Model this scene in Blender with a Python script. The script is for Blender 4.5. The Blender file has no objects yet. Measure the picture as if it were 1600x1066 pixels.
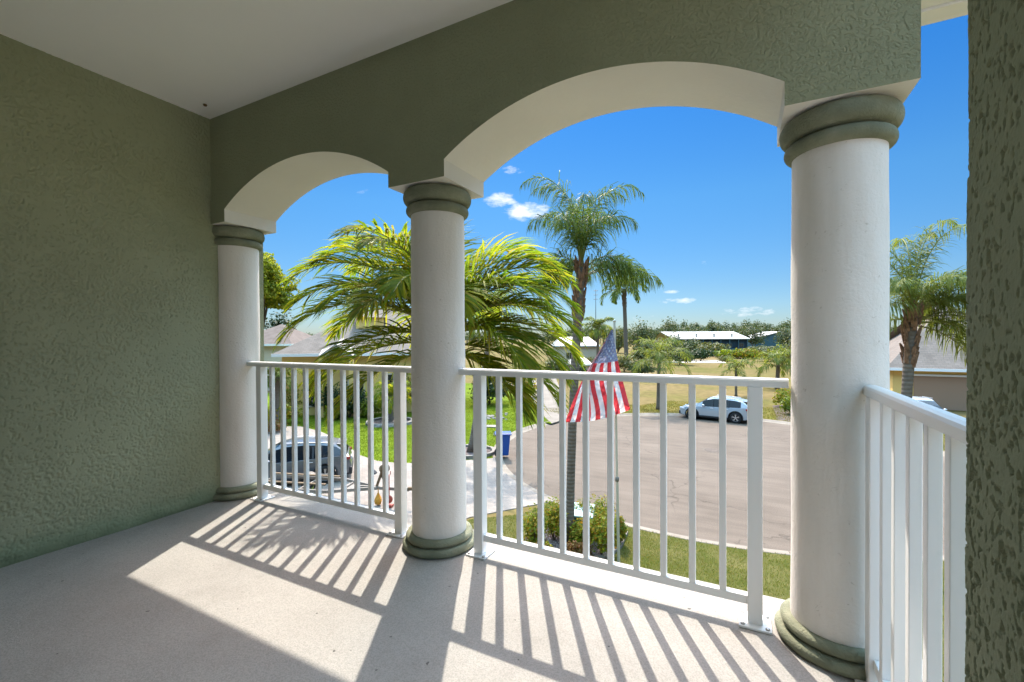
import bpy, math, random
import numpy as np
from mathutils import Vector, Matrix
random.seed(7)
rng = np.random.default_rng(7)
R_ = math.radians
C = bpy.context.scene.collection
scene = bpy.context.scene

# ------------------------------------------------------------------ survey
EYE = 5.6            # eye height over the asphalt
FL = 4.35            # balcony floor
FPX = 700.0
def _axes():
    y, t, r = R_(27.27), R_(-.492), R_(-.2826)
    F = Vector((-math.sin(y), math.cos(y), 0)); R = Vector((math.cos(y), math.sin(y), 0)); U = Vector((0, 0, 1))
    F2 = F*math.cos(t)+U*math.sin(t); U2 = U*math.cos(t)-F*math.sin(t)
    R3 = R*math.cos(r)+U2*math.sin(r); U3 = U2*math.cos(r)-R*math.sin(r)
    return F2, R3, U3
CF, CR, CU = _axes()
EYEV = Vector((0, 0, EYE))
def ray(px, py): return CF+(px-800)/FPX*CR+(533-py)/FPX*CU
def gp(px, py, z=0.1):                # surveyed point on a level surface
    D = ray(px, py); return EYEV+D*((z-EYE)/D.z)
def at(px, py, d): return EYEV+ray(px, py)*d
def at_xy(px, d, z=0.0):              # plan position at a bearing and a distance
    p = at(px, 527, d); return Vector((p.x, p.y, z))

# ------------------------------------------------------------------ mesh builder
class MB:
    def __init__(s): s.v = []; s.f = []; s.m = []
    def add(s, vs, fs, mi=0):
        o = len(s.v); s.v.extend([tuple(v) for v in vs]); s.f.extend([tuple(i+o for i in f) for f in fs]); s.m.extend([mi]*len(fs))
    def box(s, c, size, mi=0, rot=None):
        x, y, z = size[0]/2, size[1]/2, size[2]/2
        vs = [Vector((a*x, b*y, d*z)) for a in (-1, 1) for b in (-1, 1) for d in (-1, 1)]
        if rot is not None: vs = [rot @ v for v in vs]
        c = Vector(c)
        s.add([v+c for v in vs], [(0, 1, 3, 2), (4, 6, 7, 5), (0, 4, 5, 1), (2, 3, 7, 6), (0, 2, 6, 4), (1, 5, 7, 3)], mi)
    def bar(s, a, b, w, h, mi=0):
        a = Vector(a); b = Vector(b); d = b-a; L = d.length; d.normalize()
        up = Vector((0, 0, 1)) if abs(d.z) < .95 else Vector((1, 0, 0))
        sd = d.cross(up).normalized(); u2 = sd.cross(d)
        m = Matrix((d, sd, u2)).transposed()
        s.box((a+b)/2, (L, w, h), mi, m)
    def tube(s, pts, rad, n=8, mi=0, caps=True):
        pts = [Vector(p) for p in pts]; k = len(pts)
        if not hasattr(rad, '__len__'): rad = [rad]*k
        o = len(s.v); ref = None
        for i, p in enumerate(pts):
            t = (pts[min(i+1, k-1)]-pts[max(i-1, 0)]).normalized()
            if ref is None: ref = Vector((0, 0, 1)) if abs(t.z) < .9 else Vector((1, 0, 0))
            a = (ref-t*ref.dot(t)).normalized(); b = t.cross(a); ref = a
            for j in range(n):
                q = 2*math.pi*j/n; s.v.append(tuple(p+(a*math.cos(q)+b*math.sin(q))*rad[i]))
        for i in range(k-1):
            for j in range(n):
                s.f.append((o+i*n+j, o+i*n+(j+1) % n, o+(i+1)*n+(j+1) % n, o+(i+1)*n+j)); s.m.append(mi)
        if caps:
            s.f.append(tuple(o+j for j in range(n))[::-1]); s.m.append(mi)
            s.f.append(tuple(o+(k-1)*n+j for j in range(n))); s.m.append(mi)
    def lathe(s, prof, c=(0, 0, 0), n=48, mi=0, jit=0, axis='z'):
        o = len(s.v); c = Vector(c)
        for (r, z) in prof:
            for j in range(n):
                q = 2*math.pi*j/n; rr = r*(1+jit*(math.sin(3*q+z*3)+.6*math.sin(7*q+z*9)+.7*math.sin(2*q-z*5+1)+.35*math.sin(13*q+z*17)))
                if axis == 'z': p = Vector((rr*math.cos(q), rr*math.sin(q), z))
                else: p = Vector((rr*math.cos(q), z, rr*math.sin(q)))
                s.v.append(tuple(c+p))
        for i in range(len(prof)-1):
            for j in range(n):
                a, b, d, e = o+i*n+j, o+i*n+(j+1) % n, o+(i+1)*n+(j+1) % n, o+(i+1)*n+j
                s.f.append((a, b, d, e) if axis == 'z' else (a, e, d, b)); s.m.append(mi)
    def prism(s, poly, z0, z1, mi=0):
        n = len(poly); o = len(s.v)
        s.v.extend([(p[0], p[1], z0) for p in poly]+[(p[0], p[1], z1) for p in poly])
        s.f.append(tuple(o+i for i in range(n))[::-1]); s.f.append(tuple(o+n+i for i in range(n))); s.m += [mi, mi]
        for i in range(n): s.f.append((o+i, o+(i+1) % n, o+n+(i+1) % n, o+n+i)); s.m.append(mi)
    def grid(s, P, mi=0, flip=False):     # P: (r,c,3) array
        P = np.asarray(P); r, c = P.shape[:2]; o = len(s.v)
        s.v.extend(map(tuple, P.reshape(-1, 3).tolist()))
        for i in range(r-1):
            for j in range(c-1):
                q = (o+i*c+j, o+i*c+j+1, o+(i+1)*c+j+1, o+(i+1)*c+j)
                s.f.append(q[::-1] if flip else q); s.m.append(mi)
    def build(s, name, mats, parent=None, smooth=False, bevel=0, world=False, seg=2, auto=None):
        me = bpy.data.meshes.new(name)
        vs = s.v
        if world and parent is not None:
            inv = wm(parent).inverted(); vs = [tuple(inv @ Vector(v)) for v in vs]
        me.from_pydata(vs, [], s.f)
        if not isinstance(mats, (list, tuple)): mats = [mats]
        for m in mats: me.materials.append(m)
        if len(mats) > 1: me.polygons.foreach_set('material_index', s.m)
        if smooth or auto: me.polygons.foreach_set('use_smooth', [True]*len(me.polygons))
        me.update()
        if auto: me.set_sharp_from_angle(angle=R_(auto))
        o = bpy.data.objects.new(name, me); C.objects.link(o)
        if parent is not None: o.parent = parent
        if bevel:
            b = o.modifiers.new('bevel', 'BEVEL'); b.width = bevel; b.segments = seg; b.limit_method = 'ANGLE'; b.angle_limit = R_(40)
        return o
def wm(o):
    m = Matrix.LocRotScale(o.location, o.rotation_euler, o.scale)
    return wm(o.parent) @ m if o.parent else m
def tag(o, label=None, cat=None, group=None, kind=None):
    if label: o['label'] = label
    if cat: o['category'] = cat
    if group: o['group'] = group
    if kind: o['kind'] = kind
    return o
def thing(name, label, cat, loc=(0, 0, 0), rz=0, group=None):
    o = bpy.data.objects.new(name, None); C.objects.link(o); o.location = loc; o.rotation_euler = (0, 0, rz)
    o.empty_display_size = .2
    return tag(o, label, cat, group)
def copy_tree(o, parent=None):
    c = o.copy(); C.objects.link(c)
    if parent is not None: c.parent = parent
    for ch in [x for x in ALLCH(o)]: copy_tree(ch, c)
    return c
def ALLCH(o): return [x for x in C.objects if x.parent == o]

# ------------------------------------------------------------------ materials
def mat(name, col, rough=.8, metal=0, spec=.3):
    m = bpy.data.materials.new(name); m.use_nodes = True
    b = m.node_tree.nodes['Principled BSDF']
    b.inputs['Base Color'].default_value = (*col, 1); b.inputs['Roughness'].default_value = rough
    b.inputs['Metallic'].default_value = metal; b.inputs['Specular IOR Level'].default_value = spec
    return m
def nd(m, t, **kw):
    n = m.node_tree.nodes.new(t)
    for k, v in kw.items(): setattr(n, k, v)
    return n
def lk(m, a, b): m.node_tree.links.new(a, b)
def coords(m, scale=(1, 1, 1), kind='Object'):
    tc = nd(m, 'ShaderNodeTexCoord'); mp = nd(m, 'ShaderNodeMapping'); mp.inputs['Scale'].default_value = scale
    lk(m, tc.outputs[kind], mp.inputs['Vector']); return mp.outputs['Vector']
def noise(m, vec, scale, detail=4, rough=.55, dist=0):
    n = nd(m, 'ShaderNodeTexNoise'); n.inputs['Scale'].default_value = scale; n.inputs['Detail'].default_value = detail
    n.inputs['Roughness'].default_value = rough; n.inputs['Distortion'].default_value = dist; lk(m, vec, n.inputs['Vector']); return n.outputs['Fac']
def ramp(m, fac, stops, interp='LINEAR'):
    r = nd(m, 'ShaderNodeValToRGB'); r.color_ramp.interpolation = interp
    e = r.color_ramp.elements
    while len(e) < len(stops): e.new(.5)
    for x, (p, c) in zip(e, stops): x.position = p; x.color = (*c, 1) if len(c) == 3 else c
    lk(m, fac, r.inputs['Fac']); return r.outputs['Color']
def mixc(m, fac, a, b, blend='MIX'):
    n = nd(m, 'ShaderNodeMix', data_type='RGBA', blend_type=blend)
    for s, v in (('Factor_Float', fac), ('A_Color', a), ('B_Color', b)):
        i = [k for k in n.inputs if k.identifier == s][0]
        if hasattr(v, 'is_output'): lk(m, v, i)
        else: i.default_value = (*v, 1) if hasattr(v, '__len__') else v
    return [k for k in n.outputs if k.identifier == 'Result_Color'][0]
def setc(m, col): lk(m, col, m.node_tree.nodes['Principled BSDF'].inputs['Base Color'])
def bump(m, h, dist=.01, strength=1):
    b = nd(m, 'ShaderNodeBump'); b.inputs['Distance'].default_value = dist; b.inputs['Strength'].default_value = strength
    lk(m, h, b.inputs['Height']); lk(m, b.outputs['Normal'], m.node_tree.nodes['Principled BSDF'].inputs['Normal'])
def g3(v): return (v, v, v)
def varied(name, c0, c1, scale=3, rough=.85, bscale=0, bdist=.01, spec=.2, stops=(.35, .65), detail=5):
    m = mat(name, c0, rough, spec=spec); v = coords(m)
    setc(m, ramp(m, noise(m, v, scale, detail), [(stops[0], c0), (stops[1], c1)]))
    if bscale: bump(m, noise(m, v, bscale, 4), bdist)
    return m

M = {}
OLIVE = (.315, .33, .215); OLIVE2 = (.27, .285, .183)
def stucco(name, pits=True, damp=False):
    m = mat(name, OLIVE, .88, spec=.15); v = coords(m)
    c = ramp(m, noise(m, v, 1.6, 5), [(.35, OLIVE2), (.68, OLIVE)])
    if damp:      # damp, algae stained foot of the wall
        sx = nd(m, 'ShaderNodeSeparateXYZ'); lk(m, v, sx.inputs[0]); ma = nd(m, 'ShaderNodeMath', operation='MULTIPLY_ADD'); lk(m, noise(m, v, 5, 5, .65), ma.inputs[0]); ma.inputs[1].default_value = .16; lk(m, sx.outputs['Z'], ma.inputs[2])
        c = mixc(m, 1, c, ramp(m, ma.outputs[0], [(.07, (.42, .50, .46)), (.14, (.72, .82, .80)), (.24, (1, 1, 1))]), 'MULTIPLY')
    setc(m, c)
    if pits:
        h = ramp(m, noise(m, v, 66, 3, .55, .35), [(.40, g3(0)), (.52, g3(1))]); f = noise(m, v, 260, 3)
        bump(m, mixc(m, .3, h, f), .0045, .9)
    else: bump(m, noise(m, v, 240, 3), .0015, .5)
    return m
M['stucco'] = stucco('olive_stucco'); M['stucco_fine'] = stucco('olive_stucco_fine', False); M['stucco_damp'] = stucco('olive_stucco_damp_foot', False, True)
m = M['trim'] = mat('olive_trim', (.185, .195, .135), .8, spec=.2); v = coords(m)
setc(m, ramp(m, noise(m, v, 9, 4), [(.3, (.165, .175, .118)), (.55, (.225, .235, .16)), (.74, (.29, .295, .215))])); bump(m, mixc(m, .4, noise(m, v, 110, 5, .65), noise(m, v, 18, 3)), .016, .9)
def white_stucco(name, c0, c1, s=55, d=.004, wear=False):
    m = mat(name, c0, .85, spec=.2); v = coords(m)
    c = ramp(m, noise(m, v, 2.5, 6), [(.3, c1), (.7, c0)])
    if wear:
        st = coords(m, (9, 9, .9)); c = mixc(m, 1, c, ramp(m, noise(m, st, 1.6, 6, .65), [(.30, (.93, .92, .90)), (.55, (1, 1, 1))]), 'MULTIPLY')
        c = mixc(m, 1, c, ramp(m, noise(m, v, 30, 3, .6, 1.5), [(.26, (.74, .72, .68)), (.33, (1, 1, 1))]), 'MULTIPLY')
    setc(m, c)
    h = mixc(m, .4, noise(m, v, s, 4, .6, .5), noise(m, v, 9, 3))
    if wear: h = mixc(m, .12, h, ramp(m, noise(m, v, 24, 4, .6, .3), [(.35, g3(0)), (.6, g3(1))]))
    bump(m, h, d, .8); return m
M['column'] = white_stucco('white_column_stucco', (.74, .70, .655), (.69, .65, .605), 75, .006, True)
M['soffit'] = white_stucco('white_arch_plaster', (.73, .70, .66), (.68, .65, .61), 30, .003)
M['ceiling'] = white_stucco('white_ceiling', (.88, .865, .85), (.86, .845, .83), 120, .0015)
m = M['floor'] = mat('beige_floor_coating', (.5, .47, .44), .8, spec=.25); v = coords(m)
c = ramp(m, noise(m, v, 2.2, 6), [(.3, (.282, .264, .238)), (.7, (.325, .305, .276))])
sp = ramp(m, noise(m, v, 190, 2), [(.37, g3(.82)), (.57, g3(1.05))])
c = mixc(m, 1, c, sp, 'MULTIPLY')
st = ramp(m, noise(m, v, 1.3, 7, .7, .8), [(.34, g3(.90)), (.5, g3(1)), (.62, g3(1.03))]); c = mixc(m, 1, c, st, 'MULTIPLY')
spk = ramp(m, noise(m, v, 34, 1), [(.775, g3(1)), (.79, g3(.35))]); c = mixc(m, 1, c, spk, 'MULTIPLY')
setc(m, c); bump(m, noise(m, v, 170, 3), .002, .7)
M['rail'] = mat('white_powder_coat', (.78, .78, .77), .32, spec=.45)
M['mast'] = mat('mast_grey', (.06, .07, .075), .6)
M['iron'] = varied('cast_iron', (.075, .058, .045), (.105, .08, .062), 9)
M['asphalt_patch'] = varied('asphalt_patch', (.085, .066, .05), (.12, .095, .073), 9)
M['steel'] = mat('screw_steel', (.45, .44, .42), .4, .8)
M['dark'] = mat('dark_plastic', (.02, .02, .022), .5)
M['tyre'] = mat('tyre_rubber', (.018, .018, .019), .8)
M['alloy'] = mat('alloy_rim', (.55, .56, .57), .3, .85)
M['glass'] = mat('tinted_glass', (.006, .009, .012), .08, spec=.35)
M['paint_silver'] = mat('pale_silver_paint', (.34, .36, .38), .25, .3, .5)
M['paint_grey'] = mat('silver_grey_paint', (.085, .092, .10), .3, .4, .5)
for k in ('paint_silver', 'paint_grey'): M[k].node_tree.nodes['Principled BSDF'].inputs['Coat Weight'].default_value = .6
M['red_lens'] = mat('red_tail_lens', (.22, .008, .01), .15, spec=.6)
M['clear_lens'] = mat('clear_lens', (.6, .62, .64), .1, spec=.7)
m = M['asphalt'] = mat('worn_asphalt', (.3, .27, .25), .9, spec=.15); v = coords(m)
c = ramp(m, noise(m, v, .35, 6, .6), [(.3, (.098, .075, .056)), (.7, (.134, .104, .079))])
c = mixc(m, 1, c, ramp(m, noise(m, v, 28, 3), [(.35, g3(.86)), (.65, g3(1.1))]), 'MULTIPLY')
sv = coords(m, (.25, 2.2, 1)); c = mixc(m, .75, c, ramp(m, noise(m, sv, 1.4, 5), [(.38, g3(.84)), (.6, g3(1.06))]), 'MULTIPLY')
vo = nd(m, 'ShaderNodeTexVoronoi', feature='DISTANCE_TO_EDGE'); vo.inputs['Scale'].default_value = .23
nz = nd(m, 'ShaderNodeTexNoise'); nz.inputs['Scale'].default_value = .9; nz.inputs['Detail'].default_value = 6; lk(m, v, nz.inputs['Vector'])
vm = nd(m, 'ShaderNodeVectorMath', operation='MULTIPLY_ADD'); lk(m, nz.outputs['Color'], vm.inputs[0]); vm.inputs[1].default_value = (1.6, 1.6, 0); lk(m, v, vm.inputs[2]); lk(m, vm.outputs[0], vo.inputs['Vector'])
cr = ramp(m, vo.outputs['Distance'], [(.0, g3(.58)), (.005, g3(1))])
cm = ramp(m, noise(m, v, .22, 2), [(.44, g3(0)), (.50, g3(1))])
c = mixc(m, cm, c, mixc(m, 1, c, cr, 'MULTIPLY')); setc(m, c); bump(m, noise(m, v, 60, 3), .01, .5)
M['concrete'] = varied('pale_concrete', (.14, .117, .092), (.18, .152, .122), 1.2, .9, 40, .004)
M['kerb'] = varied('kerb_concrete', (.155, .126, .096), (.21, .176, .138), 1.7, .9, 40, .004)
m = M['paver'] = mat('pale_pavers', (.5, .46, .42), .9, spec=.15); v = coords(m)
br = nd(m, 'ShaderNodeTexBrick'); lk(m, v, br.inputs['Vector']); br.inputs['Scale'].default_value = 2.6
br.inputs['Color1'].default_value = (.245, .205, .17, 1); br.inputs['Color2'].default_value = (.195, .165, .138, 1); br.inputs['Mortar'].default_value = (.16, .135, .112, 1); br.inputs['Mortar Size'].default_value = .018
setc(m, mixc(m, 1, br.outputs['Color'], ramp(m, noise(m, v, 1.1, 5), [(.3, g3(.85)), (.7, g3(1.12))]), 'MULTIPLY'))
m = M['field'] = mat('dry_field', (.3, .22, .1), .95, spec=.05); v = coords(m)
c = ramp(m, noise(m, v, .045, 7, .65), [(.36, (.150, .105, .046)), (.48, (.125, .092, .034)), (.6, (.088, .082, .018))])
setc(m, mixc(m, 1, c, ramp(m, noise(m, v, 1.6, 6), [(.3, g3(.72)), (.7, g3(1.2))]), 'MULTIPLY'))
M['lawn'] = varied('green_lawn_soil', (.07, .105, .006), (.10, .14, .008), .5, .95, 30, .03, .05)
M['lawn_near'] = varied('house_lawn_soil', (.06, .066, .014), (.10, .09, .03), 1.3, .95, 30, .03, .05)
M['verge'] = varied('verge_grass', (.10, .10, .018), (.14, .105, .035), .5, .95, 6, .03, .05)
M['mulch'] = varied('gravel_bed', (.05, .036, .033), (.13, .10, .09), 14, .95, 30, .02)
M['sand'] = varied('sandy_strip', (.33, .28, .22), (.40, .35, .29), .2)

LEAFK = {}
def leafmat(name, cols, trans=.35, rough=.45, spec=.35, tcol=1.25, k=.62, tint=(1.15, 1.1, .6)):
    cols = [tuple(c*k for c in q) for q in cols]; rough = max(rough, .55); spec = min(spec, .22)
    m = mat(name, cols[0], rough, spec=spec); nt = m.node_tree; b = nt.nodes['Principled BSDF']
    geo = nd(m, 'ShaderNodeNewGeometry'); n = len(cols)
    c = ramp(m, geo.outputs['Random Per Island'], [(i/(n-1) if n > 1 else 0, k) for i, k in enumerate(cols)])
    setc(m, c)
    tr = nd(m, 'ShaderNodeBsdfTranslucent'); tc = mixc(m, 1, c, tuple(tcol*q for q in tint), 'MULTIPLY'); lk(m, tc, tr.inputs['Color'])
    mx = nd(m, 'ShaderNodeMixShader'); mx.inputs['Fac'].default_value = trans
    lk(m, b.outputs[0], mx.inputs[1]); lk(m, tr.outputs[0], mx.inputs[2]); lk(m, mx.outputs[0], nt.nodes['Material Output'].inputs['Surface'])
    return m
M['frond_near'] = leafmat('sunny_frond', [(.06, .115, .012), (.11, .165, .014), (.17, .205, .014), (.27, .25, .016), (.09, .145, .012), (.13, .175, .013), (.26, .20, .04)], .52, .6, .08, 1.6, k=.9)
M['frond_queen'] = leafmat('queen_frond', [(.045, .085, .016), (.08, .125, .022), (.115, .16, .03), (.06, .10, .02)], .4, .55, .12, 1.4, k=.86)
M['frond_pale'] = leafmat('pale_frond', [(.08, .12, .02), (.14, .17, .03), (.19, .21, .05), (.11, .15, .03)], .42, .55, .12, 1.4, k=.85)
M['rachis'] = mat('frond_rachis', (.17, .17, .035), .5)
M['leaf_bush'] = leafmat('croton_leaf', [(.07, .11, .012), (.13, .17, .014), (.22, .23, .018), (.28, .15, .02), (.10, .14, .014), (.18, .20, .014)], .35, .55, .1, k=.95)
M['leaf_dark'] = leafmat('dark_leaf', [(.02, .045, .01), (.04, .075, .015), (.03, .06, .012)], .22)
M['leaf_lime'] = leafmat('lime_leaf', [(.14, .2, .015), (.24, .29, .02), (.18, .24, .02)], .4)
M['leaf_tree'] = leafmat('tree_leaf', [(.09, .13, .012), (.15, .19, .014), (.22, .24, .018), (.26, .24, .03)], .42, .55, .1, 1.4, k=1.05)
M['leaf_scrub'] = leafmat('scrub_leaf', [(.10, .125, .035), (.155, .17, .05), (.20, .19, .07), (.13, .15, .045)], .28)
M['leaf_wood'] = leafmat('woodland_leaf', [(.065, .10, .035), (.11, .145, .05), (.145, .165, .065), (.085, .12, .04)], .25)
M['leaf_red'] = leafmat('red_leaf', [(.22, .07, .02), (.26, .13, .03), (.14, .13, .02)], .3)
M['grass_near'] = leafmat('house_grass', [(.13, .18, .02), (.22, .26, .03), (.34, .30, .09), (.17, .22, .02), (.42, .33, .15), (.20, .26, .025)], .3, .6, .2)
M['grass_green'] = leafmat('neighbour_grass', [(.16, .225, .012), (.215, .285, .016), (.26, .315, .022)], .3, .6, .2)
M['grass_verge'] = leafmat('verge_blades', [(.22, .215, .03), (.29, .235, .07), (.25, .23, .04), (.33, .25, .1)], .3, .6, .2)
m = M['trunk'] = mat('grey_palm_trunk', (.2, .17, .14), .9); v = coords(m)
wv = nd(m, 'ShaderNodeTexWave', bands_direction='Z'); wv.inputs['Scale'].default_value = 3.2; wv.inputs['Distortion'].default_value = 2.2; wv.inputs['Detail'].default_value = 3; lk(m, v, wv.inputs['Vector'])
setc(m, mixc(m, .75, ramp(m, wv.outputs['Color'], [(.1, (.09, .066, .048)), (.6, (.15, .118, .09))]), ramp(m, noise(m, v, 7, 5), [(.3, (.10, .074, .054)), (.7, (.17, .135, .104))])))
bump(m, wv.outputs['Color'], .01, .7)
M['boots'] = varied('brown_leaf_bases', (.11, .058, .032), (.26, .145, .085), 9, .9, 20, .02)
M['bark'] = varied('bark', (.06, .045, .03), (.13, .10, .075), 6, .95, 15, .02)
M['yellow_wall'] = varied('yellow_stucco', (.60, .40, .135), (.65, .45, .16), .8, .9, 60, .003)
M['beige_wall'] = varied('beige_stucco', (.46, .38, .285), (.51, .425, .32), .8, .9, 60, .003)
m = M['shingle'] = mat('grey_shingles', (.3, .28, .25), .9, spec=.15); v = coords(m)
br = nd(m, 'ShaderNodeTexBrick'); lk(m, v, br.inputs['Vector']); br.inputs['Scale'].default_value = 1.6
br.inputs['Color1'].default_value = (.185, .15, .125, 1); br.inputs['Color2'].default_value = (.15, .122, .10, 1); br.inputs['Mortar'].default_value = (.12, .105, .09, 1)
setc(m, mixc(m, 1, br.outputs['Color'], ramp(m, noise(m, v, .8, 5), [(.3, g3(.85)), (.7, g3(1.1))]), 'MULTIPLY'))
M['brown_roof'] = varied('brown_roof', (.085, .062, .05), (.12, .092, .075), 2)
M['white_metal'] = mat('white_metal_roof', (.31, .285, .245), .45, spec=.4)
M['white_trim'] = mat('white_trim', (.72, .71, .69), .6)
M['garage'] = mat('brown_garage_door', (.27, .165, .105), .7)
M['teal'] = varied('teal_siding', (.015, .028, .04), (.022, .036, .05), .5)
M['teal_light'] = varied('pale_teal_siding', (.05, .095, .11), (.065, .115, .13), .5)
M['bin'] = mat('blue_bin_plastic', (.012, .06, .24), .4)
M['green_box'] = mat('green_utility_paint', (.01, .085, .065), .5)
M['box_lid'] = mat('pale_green_lid', (.27, .39, .36), .5)
M['galv'] = varied('galvanised', (.15, .125, .10), (.21, .18, .15), 6, .5)
M['rust'] = varied('rusty_steel', (.10, .06, .03), (.16, .11, .065), 12, .8)
M['red_paint'] = mat('red_jack_paint', (.30, .05, .03), .5)
M['orange'] = varied('orange_strap', (.42, .17, .02), (.52, .24, .04), 20)
M['amber'] = mat('amber_lens', (.7, .28, .03), .2)
M['pole'] = mat('beige_flagpole', (.52, .49, .42), .35, .5)
M['flag_white'] = leafmat('flag_white', [(.66, .66, .67), (.66, .66, .67)], .6, .7, .2, .9, k=1, tint=(1.15, 1.12, 1.08))
M['flag_red'] = leafmat('flag_red', [(.50, .045, .055), (.50, .045, .055)], .6, .7, .2, 1.0, k=1, tint=(1.15, 1.12, 1.08))
M['flag_blue'] = leafmat('flag_blue', [(.22, .24, .36), (.22, .24, .36)], .6, .7, .2, 1.0, k=1, tint=(1.15, 1.12, 1.08))
M['stone'] = varied('white_stones', (.15, .13, .11), (.24, .215, .185), 8)
M['window'] = mat('dark_window', (.02, .025, .03), .08, spec=.6)

# ------------------------------------------------------------------ noise for modelled stucco
def vnoise(x, y, seed):
    xi = np.floor(x).astype(np.int64); yi = np.floor(y).astype(np.int64); xf = x-xi; yf = y-yi
    def h(a, b):
        n = (a*374761393+b*668265263+seed*1442695041) & 0xffffffff; n = ((n ^ (n >> 13))*1274126177) & 0xffffffff
        return ((n ^ (n >> 16)) & 0xffff)/65535.
    u = xf*xf*(3-2*xf); w = yf*yf*(3-2*yf)
    return (h(xi, yi)*(1-u)+h(xi+1, yi)*u)*(1-w)+(h(xi, yi+1)*(1-u)+h(xi+1, yi+1)*u)*w
def fbm(x, y, seed, o=3):
    t = 0; a = 1; s = 0
    for i in range(o): t = t+a*vnoise(x*2**i, y*2**i, seed+i); s += a; a *= .5
    return t/s
def stucco_h(u, z, seed, sc=.016, depth=.0045, thr=.40, mod=.42, st=1.25):
    wx = fbm(u/.03, z/.03, seed+9, 2)*1.3; wz = fbm(u/.03, z/.03, seed+19, 2)*1.3
    n = fbm(u/sc+wx, z/(sc*st)+wz, seed, 3)+mod*(fbm(u/.28, z/.22, seed+30, 3)-.5)
    t = np.clip((n-thr)/.055, 0, 1); t = t*t*(3-2*t)
    return depth*(t-1)+.0012*(fbm(u/.004, z/.004, seed+5, 2)-.5)+.003*(fbm(u/.12, z/.12, seed+7, 2)-.5)

# ------------------------------------------------------------------ balcony
YR = 2.208; XC = (-3.644, -1.640, .340); XW = -3.6165; HC = FL+1.25+1.6754; HB = FL+1.25+.8756
YI, YO, BH = 2.001, 2.419, .1985
mb = MB(); mb.prism([(XW-.3, -1.2), (.62, -1.2), (.62, 2.475), (XW-.3, 2.475)], FL-.30, FL)
tag(mb.build('floor', M['floor'], bevel=.012), kind='structure')
mb = MB(); mb.prism([(XW-.3, -1.2), (BH+XC[2]-.002, -1.2), (BH+XC[2]-.002, YI+.01), (XW-.3, YI+.01)], HC, HC+.12)
tag(mb.build('ceiling', M['ceiling']), kind='structure')

# left wall: real relief where it is seen
w = thing('stucco_wall', 'rough olive green stucco wall closing the left side of the balcony', 'wall', (XW, .5, FL))
ys = np.arange(.25, 2.05, .0042); zs = np.arange(0, HC-FL+.004, .0042)
Yg, Zg = np.meshgrid(ys, zs)
h = stucco_h(Yg, Zg, 3, .0098, .0046, .37)
foot = np.clip(1-Zg/.16, 0, 1); h = h*(1-.6*foot)+.016*foot*fbm(Yg/.35, Zg/.05, 44, 3)
mb = MB(); mb.grid(np.stack([XW+h, Yg, FL+Zg], -1))
mb.build('render_coat', M['stucco_damp'], w, True, world=True)
mb = MB(); mb.prism([(XW-.55, -1.2), (XW-.008, -1.2), (XW-.008, YI+.03), (XW-.002, YI+.03), (XW-.002, YO), (XW-.55, YO)], 0, HC+.12)
mb.box((XW-.004, -.475, FL+1.46), (.006, 1.44, 2.92))
mb.build('core', M['stucco'], w, world=True)
# house corner on the right
XH, YH = .30, .915
w = thing('stucco_pillar', 'shaded green stucco pillar rising close on the far right', 'pillar', (XH, YH, FL))
us = np.concatenate([np.arange(-.61, -.40, .006), np.arange(-.40, .04, .0017), np.arange(.045, .44, .006)]); zs = np.arange(FL+.55, FL+1.95, .0019)
Ug, Zg = np.meshgrid(us, zs); h = stucco_h(Ug, Zg, 61, .0060, .0034, .335, .14, 1.7)
rr = .012
px_ = np.where(Ug < -rr*.785, XH, np.where(Ug < rr*.785, XH+rr-rr*np.cos((Ug+rr*.785)/rr), XH+rr+(Ug-rr*.785)))
py_ = np.where(Ug < -rr*.785, YH-rr+(Ug+rr*.785), np.where(Ug < rr*.785, YH-rr+rr*np.sin((Ug+rr*.785)/rr), YH))
ang = np.clip((Ug+rr*.785)/rr, 0, math.pi/2); nx = -np.cos(ang); ny = np.sin(ang)
mb = MB(); mb.grid(np.stack([px_+nx*(h+.003), py_+ny*(h+.003), Zg], -1), flip=True)
mb.build('render_coat', M['stucco_fine'], w, True, world=True)
mb = MB(); mb.prism([(XH+.006, .30), (.76, .30), (.76, YH-.006), (XH+.006, YH-.006)], 0, HC+.12)
mb.build('core', M['stucco'], w, world=True)
w = thing('back_wall', 'unseen wall added behind the balcony, pale to bounce light in', 'wall', (-1.6, -1.2, FL))  # unseen wall added behind the camera, kept pale to bounce light inward
mb = MB(); mb.prism([(XW-.5, -1.4), (6, -1.4), (6, -1.2), (XW-.5, -1.2)], 0, HC+.12); mb.build('core', M['soffit'], w, world=True)
w = thing('lower_storey', 'olive stucco lower storey under the balcony slab', 'house', (-1.6, 1, 0))
mb = MB(); mb.prism([(XW-4, -1.2), (XH, -1.2), (XH, 1.9), (XW-4, 1.9)], 0, FL-.305); mb.build('wall', M['stucco'], w, world=True)

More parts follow.
